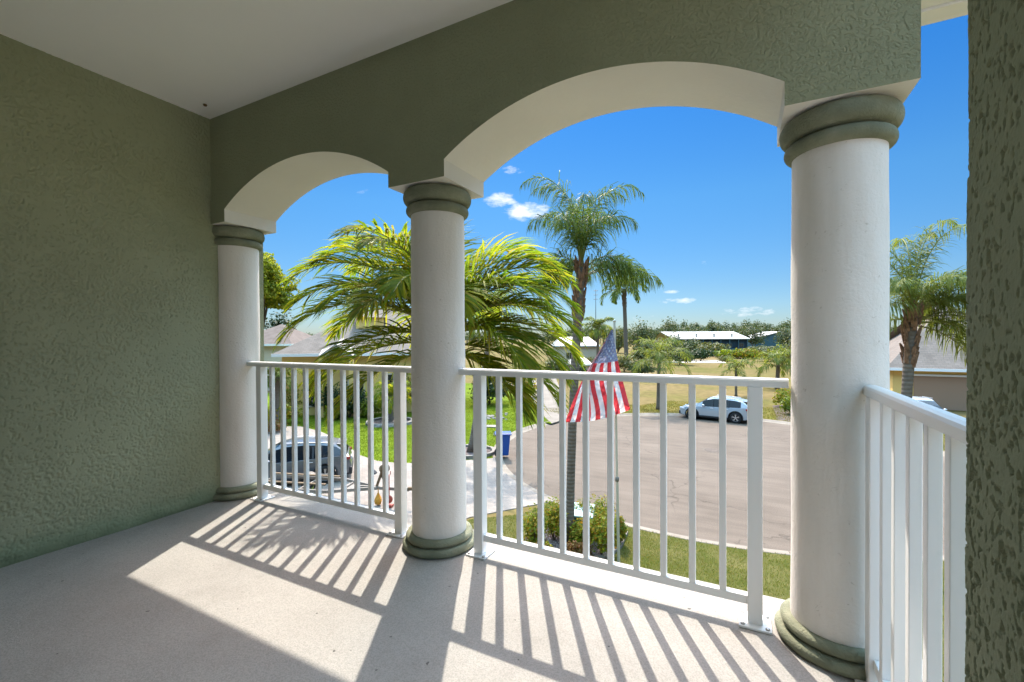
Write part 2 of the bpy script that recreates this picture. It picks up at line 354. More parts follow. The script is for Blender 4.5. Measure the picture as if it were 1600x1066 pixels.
# columns
def column(x, label):
    t = thing('column', label, 'column', (x, YR, FL), 0, 'round white columns of the balcony')
    n = 64
    mb = MB(); hs = HB-FL
    zz = np.linspace(.085, hs-.145, 60); mb.lathe([(.1585+.004*(1-z/hs)+.0012*math.sin(z*9+x), z) for z in zz], n=n, jit=.0034); mb.build('shaft', M['column'], t, True)
    def torus(r, z0, z1, bul):
        pr = [(r-bul, z0)]
        for i in range(11):
            a = math.pi*i/10; pr.append((r-bul+bul*math.sin(a), z0+(z1-z0)*(1-math.cos(a))/2))
        return pr+[(r-bul-.01, z1)]
    mb = MB(); mb.lathe([(.12, 0)]+torus(.219, 0, .048, .022)+torus(.199, .05, .094, .024)+[(.15, .094)], n=n, jit=.008); mb.build('base_ring', M['trim'], t, True, auto=50)
    mb = MB(); mb.lathe([(.15, hs-.152)]+torus(.187, hs-.152, hs-.094, .026)+torus(.2035, hs-.088, hs-.004, .030)+[(.12, hs-.002)], n=n, jit=.002); mb.build('capital_ring', M['trim'], t, True, auto=50)
    return t
column(XC[0], 'white stucco column standing against the olive wall')
column(XC[1], 'white stucco column between the two railings, in the middle')
column(XC[2], 'largest white stucco column, at the balcony corner beside the side railing')

# arched beam
t = thing('arched_beam', 'olive stucco beam with two white lined arches over the columns', 'beam', (XC[1], YI, HB))
X0, X1 = XW-.01, XC[2]+BH; SP = .093; RISE = .245
def arch(a, b, n=40):
    m_ = (a+b)/2; hs = (b-a)/2; Rr = (hs*hs+RISE*RISE)/(2*RISE); out = []
    for i in range(n+1):
        x = a+(b-a)*i/n; out.append((x, HB+SP+RISE-Rr+math.sqrt(Rr*Rr-(x-m_)**2)))
    return out
A1 = arch(XC[0]+BH, XC[1]-BH); A2 = arch(XC[1]+BH, XC[2]-BH)
low = [(X0, HB), (XC[0]+BH, HB)]+A1+[(XC[1]-BH, HB), (XC[1]+BH, HB)]+A2+[(XC[2]-BH, HB), (X1, HB)]
top = HC+.1
mb = MB()
for Y, fl in ((YI, False), (YO, True)):
    for i in range(len(low)-1):
        (xa, za), (xb, zb) = low[i], low[i+1]
        if xb-xa < 1e-6: continue
        q = [(xa, Y, za), (xb, Y, zb), (xb, Y, top), (xa, Y, top)]
        mb.add(q, [(3, 2, 1, 0)] if fl else [(0, 1, 2, 3)], 0)
mb.add([(X1, YI, HB), (X1, YO, HB), (X1, YO, top), (X1, YI, top)], [(0, 1, 2, 3)], 0)
mb.build('beam_face', M['stucco'], t, world=True)
mb = MB()
for i in range(len(low)-1):
    (xa, za), (xb, zb) = low[i], low[i+1]
    mb.add([(xa, YI, za), (xb, YI, zb), (xb, YO, zb), (xa, YO, za)], [(3, 2, 1, 0)], 0)
mb.build('arch_soffit', M['soffit'], t, world=True, auto=35)
# eave
ZE = FL+1.25+1.545; YE = 2.945
t = thing('roof_eave', 'white boarded roof eave running outside above the arched beam', 'eave', (0, YO, ZE))
mb = MB(); mb.prism([(-9, YO-.02), (1.25, YO-.02), (1.25, YE-.13), (-9, YE-.13)], ZE+.012, ZE+.06); mb.build('soffit_board', M['white_trim'], t, world=True)
mb = MB(); mb.prism([(-9, YE-.125), (1.25, YE-.125), (1.25, YE), (-9, YE)], ZE, ZE+.2); mb.build('fascia', M['white_trim'], t, world=True)
mb = MB(); mb.add([(-9, YE+.02, ZE+.2), (1.3, YE+.02, ZE+.2), (1.3, -3, ZE+2.4), (-9, -3, ZE+2.4), (-9, YE+.02, ZE+.235), (1.3, YE+.02, ZE+.235), (1.3, -3, ZE+2.44), (-9, -3, ZE+2.44)], [(3, 2, 1, 0), (4, 5, 6, 7), (0, 1, 5, 4), (1, 2, 6, 5)]); mb.build('roof', M['shingle'], t, world=True)

t = thing('ceiling_screw', 'small rusty screw head in the white ceiling above the wall corner', 'screw', (-3.42, 1.86, HC))
mb = MB(); mb.lathe([(.0, -.012), (.010, -.010), (.013, -.004), (.013, 0)], n=16); mb.build('head', M['rust'], t, True)

# railings
def railing(A, B, posts, bals, label, HR=1.0694, bs=.0285):
    A = Vector((*A, FL)); B = Vector((*B, FL)); d = B-A; L = d.length
    t = thing('railing', label, 'railing', A, math.atan2(d.y, d.x), 'white aluminium balcony railings')
    mb = MB(); prof = [(-.026, 0), (.026, 0), (.026, .026), (.020, .034), (.008, .038), (-.008, .038), (-.020, .034), (-.026, .026)]
    n = len(prof); z0 = HR-.038
    vs = [(0, y, z0+z) for y, z in prof]+[(L, y, z0+z) for y, z in prof]
    mb.add(vs, [tuple(range(n)), tuple(range(2*n-1, n-1, -1))]+[(i, n+i, n+(i+1) % n, (i+1) % n) for i in range(n)])
    mb.build('top_rail', M['rail'], t, bevel=.002)
    mb = MB(); mb.box(((posts[0]+posts[1])/2, 0, .10), (posts[1]-posts[0]-.058, .030, .038)); mb.build('bottom_rail', M['rail'], t, bevel=.003)
    for x in posts:
        mb = MB(); mb.box((x, 0, (z0+.008)/2), (.058, .058, z0-.008)); p = mb.build('post', M['rail'], t, bevel=.004)
        mb = MB(); mb.box((x, 0, .005), (.125, .125, .010)); q = mb.build('base_plate', M['rail'], p, bevel=.003)
        for a in (-.047, .047):
            for b in (-.047, .047): mb = MB(); mb.lathe([(.009, .0095), (.009, .014), (.006, .0165), (0, .017)], (x+a, b, 0), 10); mb.build('screw', M['steel'], p, True)
    for x in bals:
        mb = MB(); mb.box((x, 0, (.119+z0)/2), (bs, bs, z0-.119)); mb.build('baluster', M['rail'], t, bevel=.0025)
    return t
def even(a, b, n): return [a+(b-a)*(i+1)/(n+1) for i in range(n)]
a = XC[0]+.15; p = (-3.3367-a, -1.944-a); railing((a, YR), (XC[1]-.155, YR), p, even(*p, 10), 'white balcony railing in the left arch, between wall column and middle column')
a = XC[1]+.155; p = (-1.3494-a, .046-a); railing((a, YR), (XC[2]-.170, YR), p, even(*p, 10), 'white balcony railing in the wide right arch facing the street')
YS = 2.06; railing((.42, YS), (.42, YH), (YS-1.985, YS-YH-.04), [YS-y for y in (1.872, 1.742, 1.605, 1.467, 1.332, 1.19, 1.06)], 'white side railing running from the corner column to the house corner', bs=.030)

# ------------------------------------------------------------------ ground, road
CC = Vector((-1.2157, 23.517)); RR = 10.176
mb = MB(); rad = [0, 4, 8, RR+.4, RR+.46, RR+.5, RR+2, RR+5, RR+10, RR+20, 50, 90, 160, 300, 600, 1200, 2500, 5000]; n = 96
zz = [-.03]*4+[-.03, .1]+[.1]*12
mb.lathe(list(zip(rad, zz)), (CC.x, CC.y, 0), n); tag(mb.build('ground', M['field']), kind='structure')
mb = MB(); mb.lathe([(0.001, .0), (RR+.06, 0)], (CC.x, CC.y, 0), 128); tag(mb.build('road', M['asphalt']), kind='structure')
def circ(a, r): return Vector((CC.x+r*math.cos(a), CC.y+r*math.sin(a)))
def angof(p): return math.atan2(p.y-CC.y, p.x-CC.x)
# kerb: one rolled concrete ring, lowered in front of the driveways
kp = [(0, .004), (.14, .012), (.28, .05), (.38, .112), (.48, .118), (.5, .09)]
mb = MB(); nn = 168
for sgm in range(21):
    rows = []
    for i in range(9):
        a = -math.pi+2*math.pi*(sgm*8+i)/nn+(.0009 if i == 0 else -.0009 if i == 8 else 0); row = []
        for (r, z) in kp:
            q = circ(a, RR+r); row.append((q.x, q.y, z))
        rows.append(row)
    mb.grid(rows, flip=True)
tag(mb.build('kerb', M['kerb'], auto=40), kind='structure')
# street leaving to the right, driveways
mb = MB(); mb.prism([(CC.x+RR+.3, 20.2), (70, 18), (70, 25.5), (CC.x+RR+.3, 27.2)], .1, .124); tag(mb.build('street', M['asphalt']), kind='structure')
lawn_edge = [gp(*q) for q in ((768, 717), (728, 720), (672, 725), (616, 724), (589, 721), (562, 712), (545.5, 699), (522, 684), (498, 674), (470, 667), (430, 667))]
drv = [circ(angof(gp(812, 802)), RR+.42)]+[circ(angof(gp(812, 802))+(angof(gp(768, 717))-angof(gp(812, 802)))*i/8, RR+.42) for i in range(1, 9)] if False else None
a0 = angof(gp(815, 800)); a1 = angof(gp(768, 717))
if a0 < 0: a0 += 2*math.pi
if a1 < 0: a1 += 2*math.pi
poly = [circ(a0+(a1-a0)*i/10, RR+.40) for i in range(11)]+lawn_edge+[Vector((-40, 16)), Vector((-40, 2)), Vector((-8.2, 2)), Vector((-8.0, 9.5)), gp(735, 809)]
mb = MB(); mb.prism([(p.x, p.y) for p in poly], .05, .126); tag(mb.build('driveway', M['paver']), kind='structure')
# concrete driveway beyond the circle, to a far house
pA, pB, pC, pD = gp(893, 652), gp(862, 662), gp(790, 600), gp(868, 590)
mb = MB(); mb.prism([(q.x, q.y) for q in (pA, pD, pC, pB)], .06, .118); tag(mb.build('far_driveway', M['concrete']), kind='structure')
mb = MB(); q = [gp(1020, 566.5), gp(1135, 567.5), gp(1128, 563), gp(1060, 562.5)]; mb.prism([(p.x, p.y) for p in q], .05, .12); tag(mb.build('sandy_path', M['sand']), kind='structure')
# lawns
def sheet(name, poly, z, m):
    mb = MB(); mb.prism([(p.x, p.y) for p in poly], z-.03, z); return tag(mb.build(name, m), kind='structure')
a2 = angof(pB)
if a2 < 0: a2 += 2*math.pi
L1 = [circ(a1-(a1-a2)*i/14, RR+.46) for i in range(15)]+[pB, pC, Vector((-34, 44)), Vector((-46, 22)), Vector((-42, 14))]+lawn_edge[::-1]
sheet('neighbour_lawn', L1, .106, M['lawn'])
L2 = [gp(735, 812), gp(815, 804)]+[circ(a0+R_(100)*i/24, RR+.46) for i in range(25)]+[Vector((12.5, 17)), Vector((12, 2)), Vector((-7.9, 2)), Vector((-7.7, 9.5))]
sheet('house_lawn', L2, .106, M['lawn_near'])
a3 = angof(pA)
a3 = a3 % (2*math.pi); b3 = R_(15)
V1 = [circ(a3+(b3-a3)*i/24, RR+.46) for i in range(25)]+[circ(b3-(b3-a3)*i/24, RR+5.5+1.5*math.sin(i*1.3)) for i in range(25)]
sheet('verge', V1, .106, M['verge'])

def inside(poly, x, y):
    c = np.zeros(len(x), bool); n = len(poly)
    for i in range(n):
        xi, yi = poly[i].x, poly[i].y; xj, yj = poly[i-1].x, poly[i-1].y
        if yi == yj: continue
        c ^= ((yi > y) != (yj > y)) & (x < (xj-xi)*(y-yi)/(yj-yi)+xi)
    return c
def blades(name, poly, dens, h, wd, m, keep=None, zone=None):
    xs = [p.x for p in poly]; ys = [p.y for p in poly]
    bx = zone or (min(xs), max(xs), min(ys), max(ys)); n = int(dens*(bx[1]-bx[0])*(bx[3]-bx[2]))
    x = rng.uniform(bx[0], bx[1], n); y = rng.uniform(bx[2], bx[3], n); k = inside(poly, x, y)
    if keep is not None: k &= keep(x, y)
    k &= rng.random(n) < .35+.9*fbm(x/.8, y/.8, 5, 3)
    x = x[k]; y = y[k]; n = len(x)
    a = rng.uniform(0, 6.283, n); hh = h*rng.uniform(.5, 1.2, n); ww = wd*rng.uniform(.6, 1.3, n); ln = rng.uniform(0, .8, n)*hh; b = rng.uniform(0, 6.283, n)
    dx = np.cos(a)*ww; dy = np.sin(a)*ww
    V = np.stack([np.stack([x-dx, y-dy, np.full(n, .1)], -1), np.stack([x+dx, y+dy, np.full(n, .1)], -1), np.stack([x+ln*np.cos(b), y+ln*np.sin(b), .1+hh], -1)], 1).reshape(-1, 3)
    me = bpy.data.meshes.new(name); me.vertices.add(3*n); me.vertices.foreach_set('co', V.ravel()); me.loops.add(3*n); me.loops.foreach_set('vertex_index', np.arange(3*n))
    me.polygons.add(n); me.polygons.foreach_set('loop_start', np.arange(0, 3*n, 3)); me.materials.append(m); me.update(); me.validate()
    o = bpy.data.objects.new(name, me); C.objects.link(o); return tag(o, kind='stuff')
bed = [gp(*q) for q in ((818, 862), (826, 838), (850, 826), (905, 818), (950, 824), (978, 834), (968, 856), (945, 874), (900, 874), (850, 868))]
notbed = lambda x, y: ~inside(bed, x, y)
blades('grass', L2, 1500, .055, .008, M['grass_near'], notbed, (-8, 5, 8.5, 14.6))
blades('grass', L1, 330, .07, .017, M['grass_green'], None, (-34, -9, 13, 34))
blades('grass', V1, 260, .08, .02, M['grass_verge'])

# gravel bed with concrete edging
t = thing('garden_bed', 'gravel bed with pale concrete edging around the tall palm', 'garden bed', (*gp(900, 850).xy, .1))
mb = MB(); mb.prism([(p.x, p.y) for p in bed], .08, .125); mb.build('gravel_base', M['mulch'], t, world=True)
mb = MB(); bc = sum((Vector(p.xy) for p in bed), Vector((0, 0)))/len(bed)
for i in range(len(bed)):
    a, b = bed[i-1], bed[i]; mb.bar((a.x, a.y, .14), (b.x, b.y, .14), .13, .09)
mb.build('edging', M['concrete'], t, world=True, bevel=.01)
xs = [p.x for p in bed]; ys = [p.y for p in bed]; mb = MB()
x = rng.uniform(min(xs), max(xs), 9000); y = rng.uniform(min(ys), max(ys), 9000); k = inside(bed, x, y)
for px, py in zip(x[k], y[k]):
    s = random.uniform(.014, .034); q = random.random()*6
    mb.add([(px+s*math.cos(q), py+s*math.sin(q), .128), (px+s*math.cos(q+2.1), py+s*math.sin(q+2.1), .13), (px+s*math.cos(q+4.2), py+s*math.sin(q+4.2), .128), (px, py, .128+s)], [(0, 1, 3), (1, 2, 3), (2, 0, 3)])
M['pebble'] = leafmat('pebbles', [(.09, .06, .05), (.2, .15, .14), (.34, .28, .26), (.14, .10, .09), (.42, .37, .35)], .0, .8, k=1)
o = mb.build('pebbles', M['pebble'], t, world=True); o['kind'] = 'stuff'

# ------------------------------------------------------------------ plants
def basis(az):   # azimuth in the survey's frame: 0 = right, 90 = away
    r = Vector((CR.x, CR.y, 0)).normalized(); f = Vector((CF.x, CF.y, 0)).normalized(); return r*math.cos(R_(az))+f*math.sin(R_(az))
def frond(mb, hub, az, e0, L, droop, nl=38, ll=.55, lw=.028, hang=.55, plum=0, start=.16, rr=.016, vee=18, rnd=.15, shape=1.3):
    H = basis(az); S = Vector((-H.y, H.x, 0)); K = 16; P = [Vector(hub)]; T = []
    for i in range(K+1):
        s = i/K; e = R_(e0-droop*s**shape); t = H*math.cos(e)+Vector((0, 0, 1))*math.sin(e); T.append(t)
        if i < K: P.append(P[-1]+t*(L/K))
    mb.tube(P, [rr*(1-.85*i/K) for i in range(K+1)], 5, 1)
    for i in range(nl):
        t = start+(1-start)*(i+.3)/nl; f = t*K; j = min(int(f), K-1); p = P[j].lerp(P[j+1], f-j); tg = T[j].lerp(T[j+1], f-j).normalized()
        N = S.cross(tg)*-1
        if N.z < 0 and abs(tg.z) < .99: N = -N
        a = R_(68-42*t); pr = (math.sin(math.pi*min(1, (t*.86+.14))**.9))**.6 if t < .99 else .3
        for sg in (-1, 1):
            v = R_(vee)+random.uniform(-plum, plum)*1.2
            D = (tg*math.cos(a)+(S*sg*math.cos(v)+N*math.sin(v))*math.sin(a)); D += Vector((random.gauss(0, rnd), random.gauss(0, rnd), random.gauss(0, rnd)))*.6; D.normalize()
            l = ll*pr*random.uniform(.8, 1.1); q = Vector(p); w0 = lw*random.uniform(.8, 1.15); Wd = (tg-D*tg.dot(D)).normalized()
            vs = []; ns = 4
            hk = hang*random.uniform(.7, 1.3)
            for k in range(ns):
                ww = w0*(.55, 1, .8, .0)[k]*.5
                if k < ns-1: vs += [q-Wd*ww, q+Wd*ww]
                else: vs.append(q)
                D2 = (D+Vector((0, 0, -hk*(k+.3)/ns*1.6))).normalized(); q = q+D2*(l/(ns-1)); D = (D+Vector((0, 0, -hk*.35))).normalized()
            mb.add(vs, [(0, 1, 3, 2), (2, 3, 5, 4), (4, 5, 6)], 0)
def trunk_mb(pts, rads, n=14): mb = MB(); mb.tube(pts, rads, n); return mb
def spline(a, b, bend, k=14):
    a = Vector(a); b = Vector(b); return [a.lerp(b, i/k)+Vector(bend)*math.sin(math.pi*i/k) for i in range(k+1)]
def palm(name, label, cat, base, hub, r0, r1, fr, mt, group=None, each=True, bend=(0, 0, 0), boots=0, shaft=None, kw={}):
    t = thing(name, label, cat, base, 0, group); base = Vector(base); hub = Vector(hub)
    pts = spline((0, 0, 0), hub-base, bend); n = len(pts)
    trunk_mb(pts, [r0*1.35 if i == 0 else r0+(r1-r0)*i/(n-1)+.008*random.random() for i in range(n)]).build('trunk', M['trunk'], t, True)
    if boots:
        mb = MB(); hb = hub-base; dn = (pts[-2]-pts[-1]).normalized()
        for i in range(int(boots*46)):
            s = random.uniform(-.15, boots); a = random.random()*6.283; c0 = hb+dn*s; o = Vector((math.cos(a), math.sin(a), 0))
            rr = r1*(1.0+.25*(1-s/boots)); l = random.uniform(.16, .34)
            mb.tube([c0+o*rr*.8-Vector((0, 0, .12)), c0+o*rr*1.05, c0+o*(rr*1.15+.05)+Vector((0, 0, l*.7))], [.05, .045, .014], 5)
        mb.build('leaf_bases', M['boots'], t)
    mbs = MB()
    for f in fr:
        if each: mbs = MB()
        f = dict(kw, **f); o = Vector((0, 0, f.pop('up', 0)))
        frond(mbs, hub-base+o, **f)
        if each: mbs.build('frond', [mt, M['rachis']], t)
    if not each: mbs.build('crown', [mt, M['rachis']], t)
    return t
def F(az, e0, L, droop, **k): return dict(az=az, e0=e0, L=L, droop=droop, **k)

# near palm between the balcony and the driveway
D0 = 5.8
b = at_xy(650, D0, .1); hb = at(690, 512, D0)
fr = [F(186, 58, 2.25, 100), F(198, 34, 2.1, 92, up=-.05), F(168, 80, 2.2, 108), F(206, 12, 1.9, 88, up=-.12), F(150, 60, 2.1, 85), F(176, 4, 1.9, 62, up=-.2), F(216, 50, 1.7, 105), F(254, 62, 2.0, 92), F(264, 46, 1.9, 90), F(244, 68, 2.1, 98), F(250, 38, 1.8, 82, up=-.05), F(158, 34, 2.0, 88, up=-.08), F(192, 46, 2.1, 98), F(190, 74, 2.1, 118), F(186, -14, 1.7, 50, up=-.24),
      F(6, 60, 2.1, 104), F(-10, 36, 2.0, 98, up=-.05), F(22, 78, 2.0, 104), F(-18, 16, 1.9, 85, up=-.12), F(36, 52, 2.0, 86), F(2, -2, 1.9, 70, up=-.2), F(12, 22, 2.1, 84, up=-.1), F(-26, 52, 1.8, 112), F(-6, 70, 2.0, 114), F(16, -16, 1.7, 52, up=-.26), F(28, 36, 2.0, 88, up=-.06), F(-2, 48, 2.0, 102),
      F(95, 66, 1.9, 85), F(72, 34, 1.9, 75), F(112, 24, 1.8, 82), F(290, 50, 1.4, 110), F(100, 86, 1.7, 40), F(322, 20, 1.6, 95, up=-.12), F(338, -14, 1.5, 55, up=-.26)]
palm('palm_tree', 'leaning palm with broad yellow green fronds close behind the middle column', 'palm tree', b, hb, .085, .07, fr, M['frond_near'], bend=(.05, 0, 0), kw=dict(nl=68, ll=.74, lw=.027, hang=.46, vee=24, rr=.019, rnd=.2))

# tall queen palm in the bed
b = gp(890, 848, .1); d = (b-EYEV).dot(CF); hb = at(908, 418, d)
fr = [F(172, 84, 3.5, 155, shape=3.0), F(12, 80, 3.4, 140, shape=2.6), F(160, 88, 3.2, 150, shape=2.8), F(22, 86, 3.0, 140, shape=2.6), F(188, 80, 2.4, 160, shape=2.0), F(-5, 78, 2.4, 150, shape=2.0), F(90, 84, 3.0, 140, shape=2.4), F(268, 82, 2.6, 150, shape=2.2), F(125, 80, 2.8, 145, shape=2.2), F(55, 80, 2.8, 140, shape=2.2), F(300, 78, 2.2, 155, shape=1.8), F(238, 78, 2.2, 155, shape=1.8),
      F(2, 42, 2.0, 98, up=-.25), F(-10, 26, 2.2, 76, up=-.3), F(10, 34, 2.1, 88, up=-.3), F(174, 42, 1.2, 130, up=-.2), F(192, 60, 1.4, 140, up=-.15), F(160, 50, 1.3, 130, up=-.25), F(340, 56, 1.6, 130, up=-.2), F(75, 50, 1.6, 120, up=-.2), F(110, 45, 1.4, 125, up=-.2)]
palm('queen_palm', 'tallest palm with dark drooping plume fronds, rising from the gravel bed', 'palm tree', b, hb, .105, .115, fr, M['frond_queen'], bend=(-.06, 0, 0), boots=1.5, kw=dict(nl=62, ll=.92, lw=.021, hang=1.55, plum=1.0, rr=.022, start=.2, rnd=.28, vee=5))

# palm with grey ringed trunk at the kerb planter
b = gp(735, 708, .1); d = (b-EYEV).dot(CF); hb = at(772, 486, d)
fr = [F(360*i/15+random.uniform(-9, 9), (66, 38, 12)[i % 3], 2.5, 105, up=-.08*(i % 3)) for i in range(15)]
palm('palm_tree', 'palm with grey ringed trunk standing in the planter by the driveway mouth', 'palm tree', b, hb, .15, .10, fr, M['frond_queen'], kw=dict(nl=40, ll=.7, lw=.04, hang=1.0, rr=.022))
t = thing('planter_ring', 'low stone planter edging round the grey ringed palm', 'planter', b)
mb = MB(); mb.lathe([(1.15, 0), (1.15, .16), (1.0, .16), (1.0, 0)], n=28, jit=.03); mb.build('edging', M['stone'], t, bevel=.01)
mb = MB(); mb.lathe([(.001, .07), (1.0, .06)], n=24); mb.build('soil', M['mulch'], t)

# right hand palm
D1 = 10.5; b = at_xy(1409, D1, .1); hb = at(1426, 488, D1)
fr = [F(140, 86, 2.6, 110, shape=2.0), F(60, 84, 2.9, 120, shape=2.0), F(20, 82, 3.3, 120, shape=2.3), F(5, 78, 3.2, 122, shape=2.2), F(2, 20, 2.7, 88, up=-.2), F(-6, 46, 2.8, 118, up=-.1), F(14, 10, 2.5, 80, up=-.3), F(0, 52, 2.4, 112), F(185, 70, 1.8, 125), F(165, 80, 2.3, 115, shape=1.8), F(-8, 34, 2.4, 90, up=-.1), F(270, 70, 1.8, 130), F(315, 60, 2.0, 125), F(345, 40, 2.2, 112, up=-.1), F(200, 35, 1.4, 115), F(172, 10, 1.4, 85, up=-.2), F(90, 60, 2.0, 115), F(40, 45, 2.1, 110), F(12, 8, 2.2, 70, up=-.2), F(215, 70, 1.7, 130), F(30, 86, 2.7, 110, shape=2.1), F(-4, 16, 2.3, 78, up=-.2), F(6, -8, 2.0, 58, up=-.3), F(-20, 5, 1.9, 70, up=-.25), F(350, 62, 2.4, 122), F(356, 58, 2.9, 122), F(346, 44, 2.7, 112), F(8, 30, 2.6, 95), F(-14, 24, 2.6, 88), F(335, 30, 2.4, 105)]
palm('palm_tree', 'palm with brown shaggy leaf bases and arching pale fronds beyond the side railing', 'palm tree', b, hb, .095, .105, fr, M['frond_pale'], bend=(-.05, 0, 0), boots=1.2, kw=dict(nl=66, ll=.62, lw=.020, hang=1.1, plum=.6, rr=.02, rnd=.22))
bush('shrub', 'leafy green shrub mass below the right palm in front of the beige house', 'shrub', at_xy(1490, 15, .1), 1.3, 1.0, 3.0, 1800, .2, M['leaf_bush']) if False else None

# palms of the field
def far_palm(name, label, px, py_base, px_h, py_h, span, nf, mt, r=.13, dist=None, boots=0, each=False, droop=120, lw=.05, group=None):
    b = gp(px, py_base, .1) if dist is None else at_xy(px, dist, .1)
    d = (b-EYEV).dot(CF); hb = at(px_h, py_h, d); L = span/FPX*d
    fr = [F(360*i/nf+random.uniform(-12, 12), (76, 50, 22)[i % 3]+random.uniform(-6, 6), L*random.uniform(.85, 1.1), droop, up=-.04*(i % 3)*L) for i in range(nf)]
    return palm(name, label, 'palm tree', b, hb, r, r*.85, fr, mt, group, each, boots=boots, kw=dict(nl=26, ll=.34*L, lw=lw, hang=.8, plum=.5, rr=.03, rnd=.25))
far_palm('palm_tree', 'small round headed palm on the verge between flag and parked crossover', 1028, 640, 1030, 562, 62, 15, M['frond_pale'], .13)
far_palm('palm_tree', 'slender young palm growing behind the parked crossover', 1150, 619, 1150, 577, 34, 11, M['frond_pale'], .11)
far_palm('palm_tree', 'bushy palm partly hidden by the corner column', 1214, 608, 1216, 570, 44, 15, M['frond_pale'], .2, lw=.08)
far_palm('palm_tree', 'distant palm on a tapering trunk to the right of the tallest palm', 979, 0, 975, 452, 46, 17, M['frond_queen'], .4, dist=85, boots=3.5, lw=.17, droop=130)
far_palm('palm_tree', 'feathery palm at the field edge below the radio mast', 934, 0, 934, 515, 34, 16, M['frond_pale'], .2, dist=62, lw=.12)
far_palm('palm_tree', 'palm in the stone ring on the neighbour lawn', 610, 660, 611, 618, 46, 14, M['frond_near'], .17, lw=.06)
far_palm('palm_tree', 'tall slim palm showing above the yellow house roof', 556, 0, 557, 462, 38, 13, M['frond_near'], .2, dist=39, lw=.07)
far_palm('palm_tree', 'drooping palm beside the left column in front of the yellow house', 432, 668, 434, 590, 46, 15, M['frond_pale'], .16, lw=.07)
b = gp(610, 661, .1); t = thing('planter_ring', 'white stone ring round the palm on the neighbour lawn', 'planter', b)
mb = MB(); mb.lathe([(1.55, 0), (1.5, .18), (1.25, .18), (1.25, 0)], n=28, jit=.03); mb.build('edging', M['stone'], t)
mb = MB(); mb.lathe([(.001, .09), (1.25, .06)], n=24); mb.build('soil', M['mulch'], t)

def leaf_cloud(mb, c, rx, ry, rz, n, s, lob=.3, seed=0, flat=.0, mi=0, core=.55):
    c = Vector(c); ph = [random.uniform(0, 6.28) for _ in range(6)]
    for _ in range(n):
        d = Vector((random.gauss(0, 1), random.gauss(0, 1), random.gauss(0, 1))).normalized()
        if d.z < -.55: d.z *= .5
        k = 1+lob*(math.sin(3.1*d.x*2+ph[0])*math.sin(2.7*d.y*2+ph[1])+.7*math.sin(5*d.z+ph[2]+3*d.x)*math.sin(4.3*d.y+ph[3]))
        rr = k*(core+(1-core)*random.random()**.5)
        p = c+Vector((d.x*rx, d.y*ry, d.z*rz))*rr
        nrm = (d+Vector((random.gauss(0, .6), random.gauss(0, .6), random.gauss(0, .6)+.3))).normalized()
        a = nrm.orthogonal().normalized(); b = nrm.cross(a); q = random.random()*6.28; u = a*math.cos(q)+b*math.sin(q); w = nrm.cross(u); l = s*random.uniform(.6, 1.3)
        mb.add([p-u*l*.5, p+w*l*.27+nrm*l*.06, p+u*l*.5, p-w*l*.27+nrm*l*.06], [(0, 1, 2, 3)], mi)
def bush(name, label, cat, p, rx, ry, h, n, s, m, group=None, lob=.3, lumps=4):
    p = Vector(p); t = thing(name, label, cat, p, random.random()*6, group); mb = MB()
    for i in range(lumps):
        a = 6.28*i/lumps+random.random(); k = .42 if lumps > 1 else 0
        leaf_cloud(mb, (rx*k*math.cos(a), ry*k*math.sin(a), h*random.uniform(.42, .62)), rx*(.62 if lumps > 1 else 1), ry*(.62 if lumps > 1 else 1), h*.48, n//lumps, s, lob)
    mb.build('foliage', m, t)
    st = MB()
    for i in range(5):
        a = random.random()*6.28; st.tube([(0, 0, 0), (rx*.25*math.cos(a), ry*.25*math.sin(a), h*.3), (rx*.5*math.cos(a), ry*.5*math.sin(a), h*.6)], [.02*h, .014*h, .006*h], 5)
    st.build('stems', M['bark'], t); return t
G = 'croton bushes in the gravel bed'
for (px, py, rx, h, lab) in ((837, 862, .36, 1.05, 'leftmost green and yellow bush in the gravel bed'), (866, 846, .42, 1.1, 'bush with orange leaf tips left of the tall palm trunk in the bed'),
        (911, 836, .34, .85, 'low bush behind the green utility box'), (938, 838, .46, 1.05, 'yellow green bush right of the utility box lid'), (940, 868, .46, .98, 'large dense bush at the front right of the bed by the flagpole'),
        (908, 858, .34, .72, 'small pale green bush in front of the utility box'), (903, 873, .3, .42, 'low orange leaved plant at the front of the gravel bed'), (852, 874, .2, .4, 'tiny green shrub at the front left of the gravel bed'), (968, 852, .2, .75, 'slim bush tucked behind the flagpole')):
    bush('bush', lab, 'bush', gp(px, py, .12), rx, rx, h, 1500, .085, M['leaf_red'] if 'orange leaved' in lab else M['leaf_bush'], G)

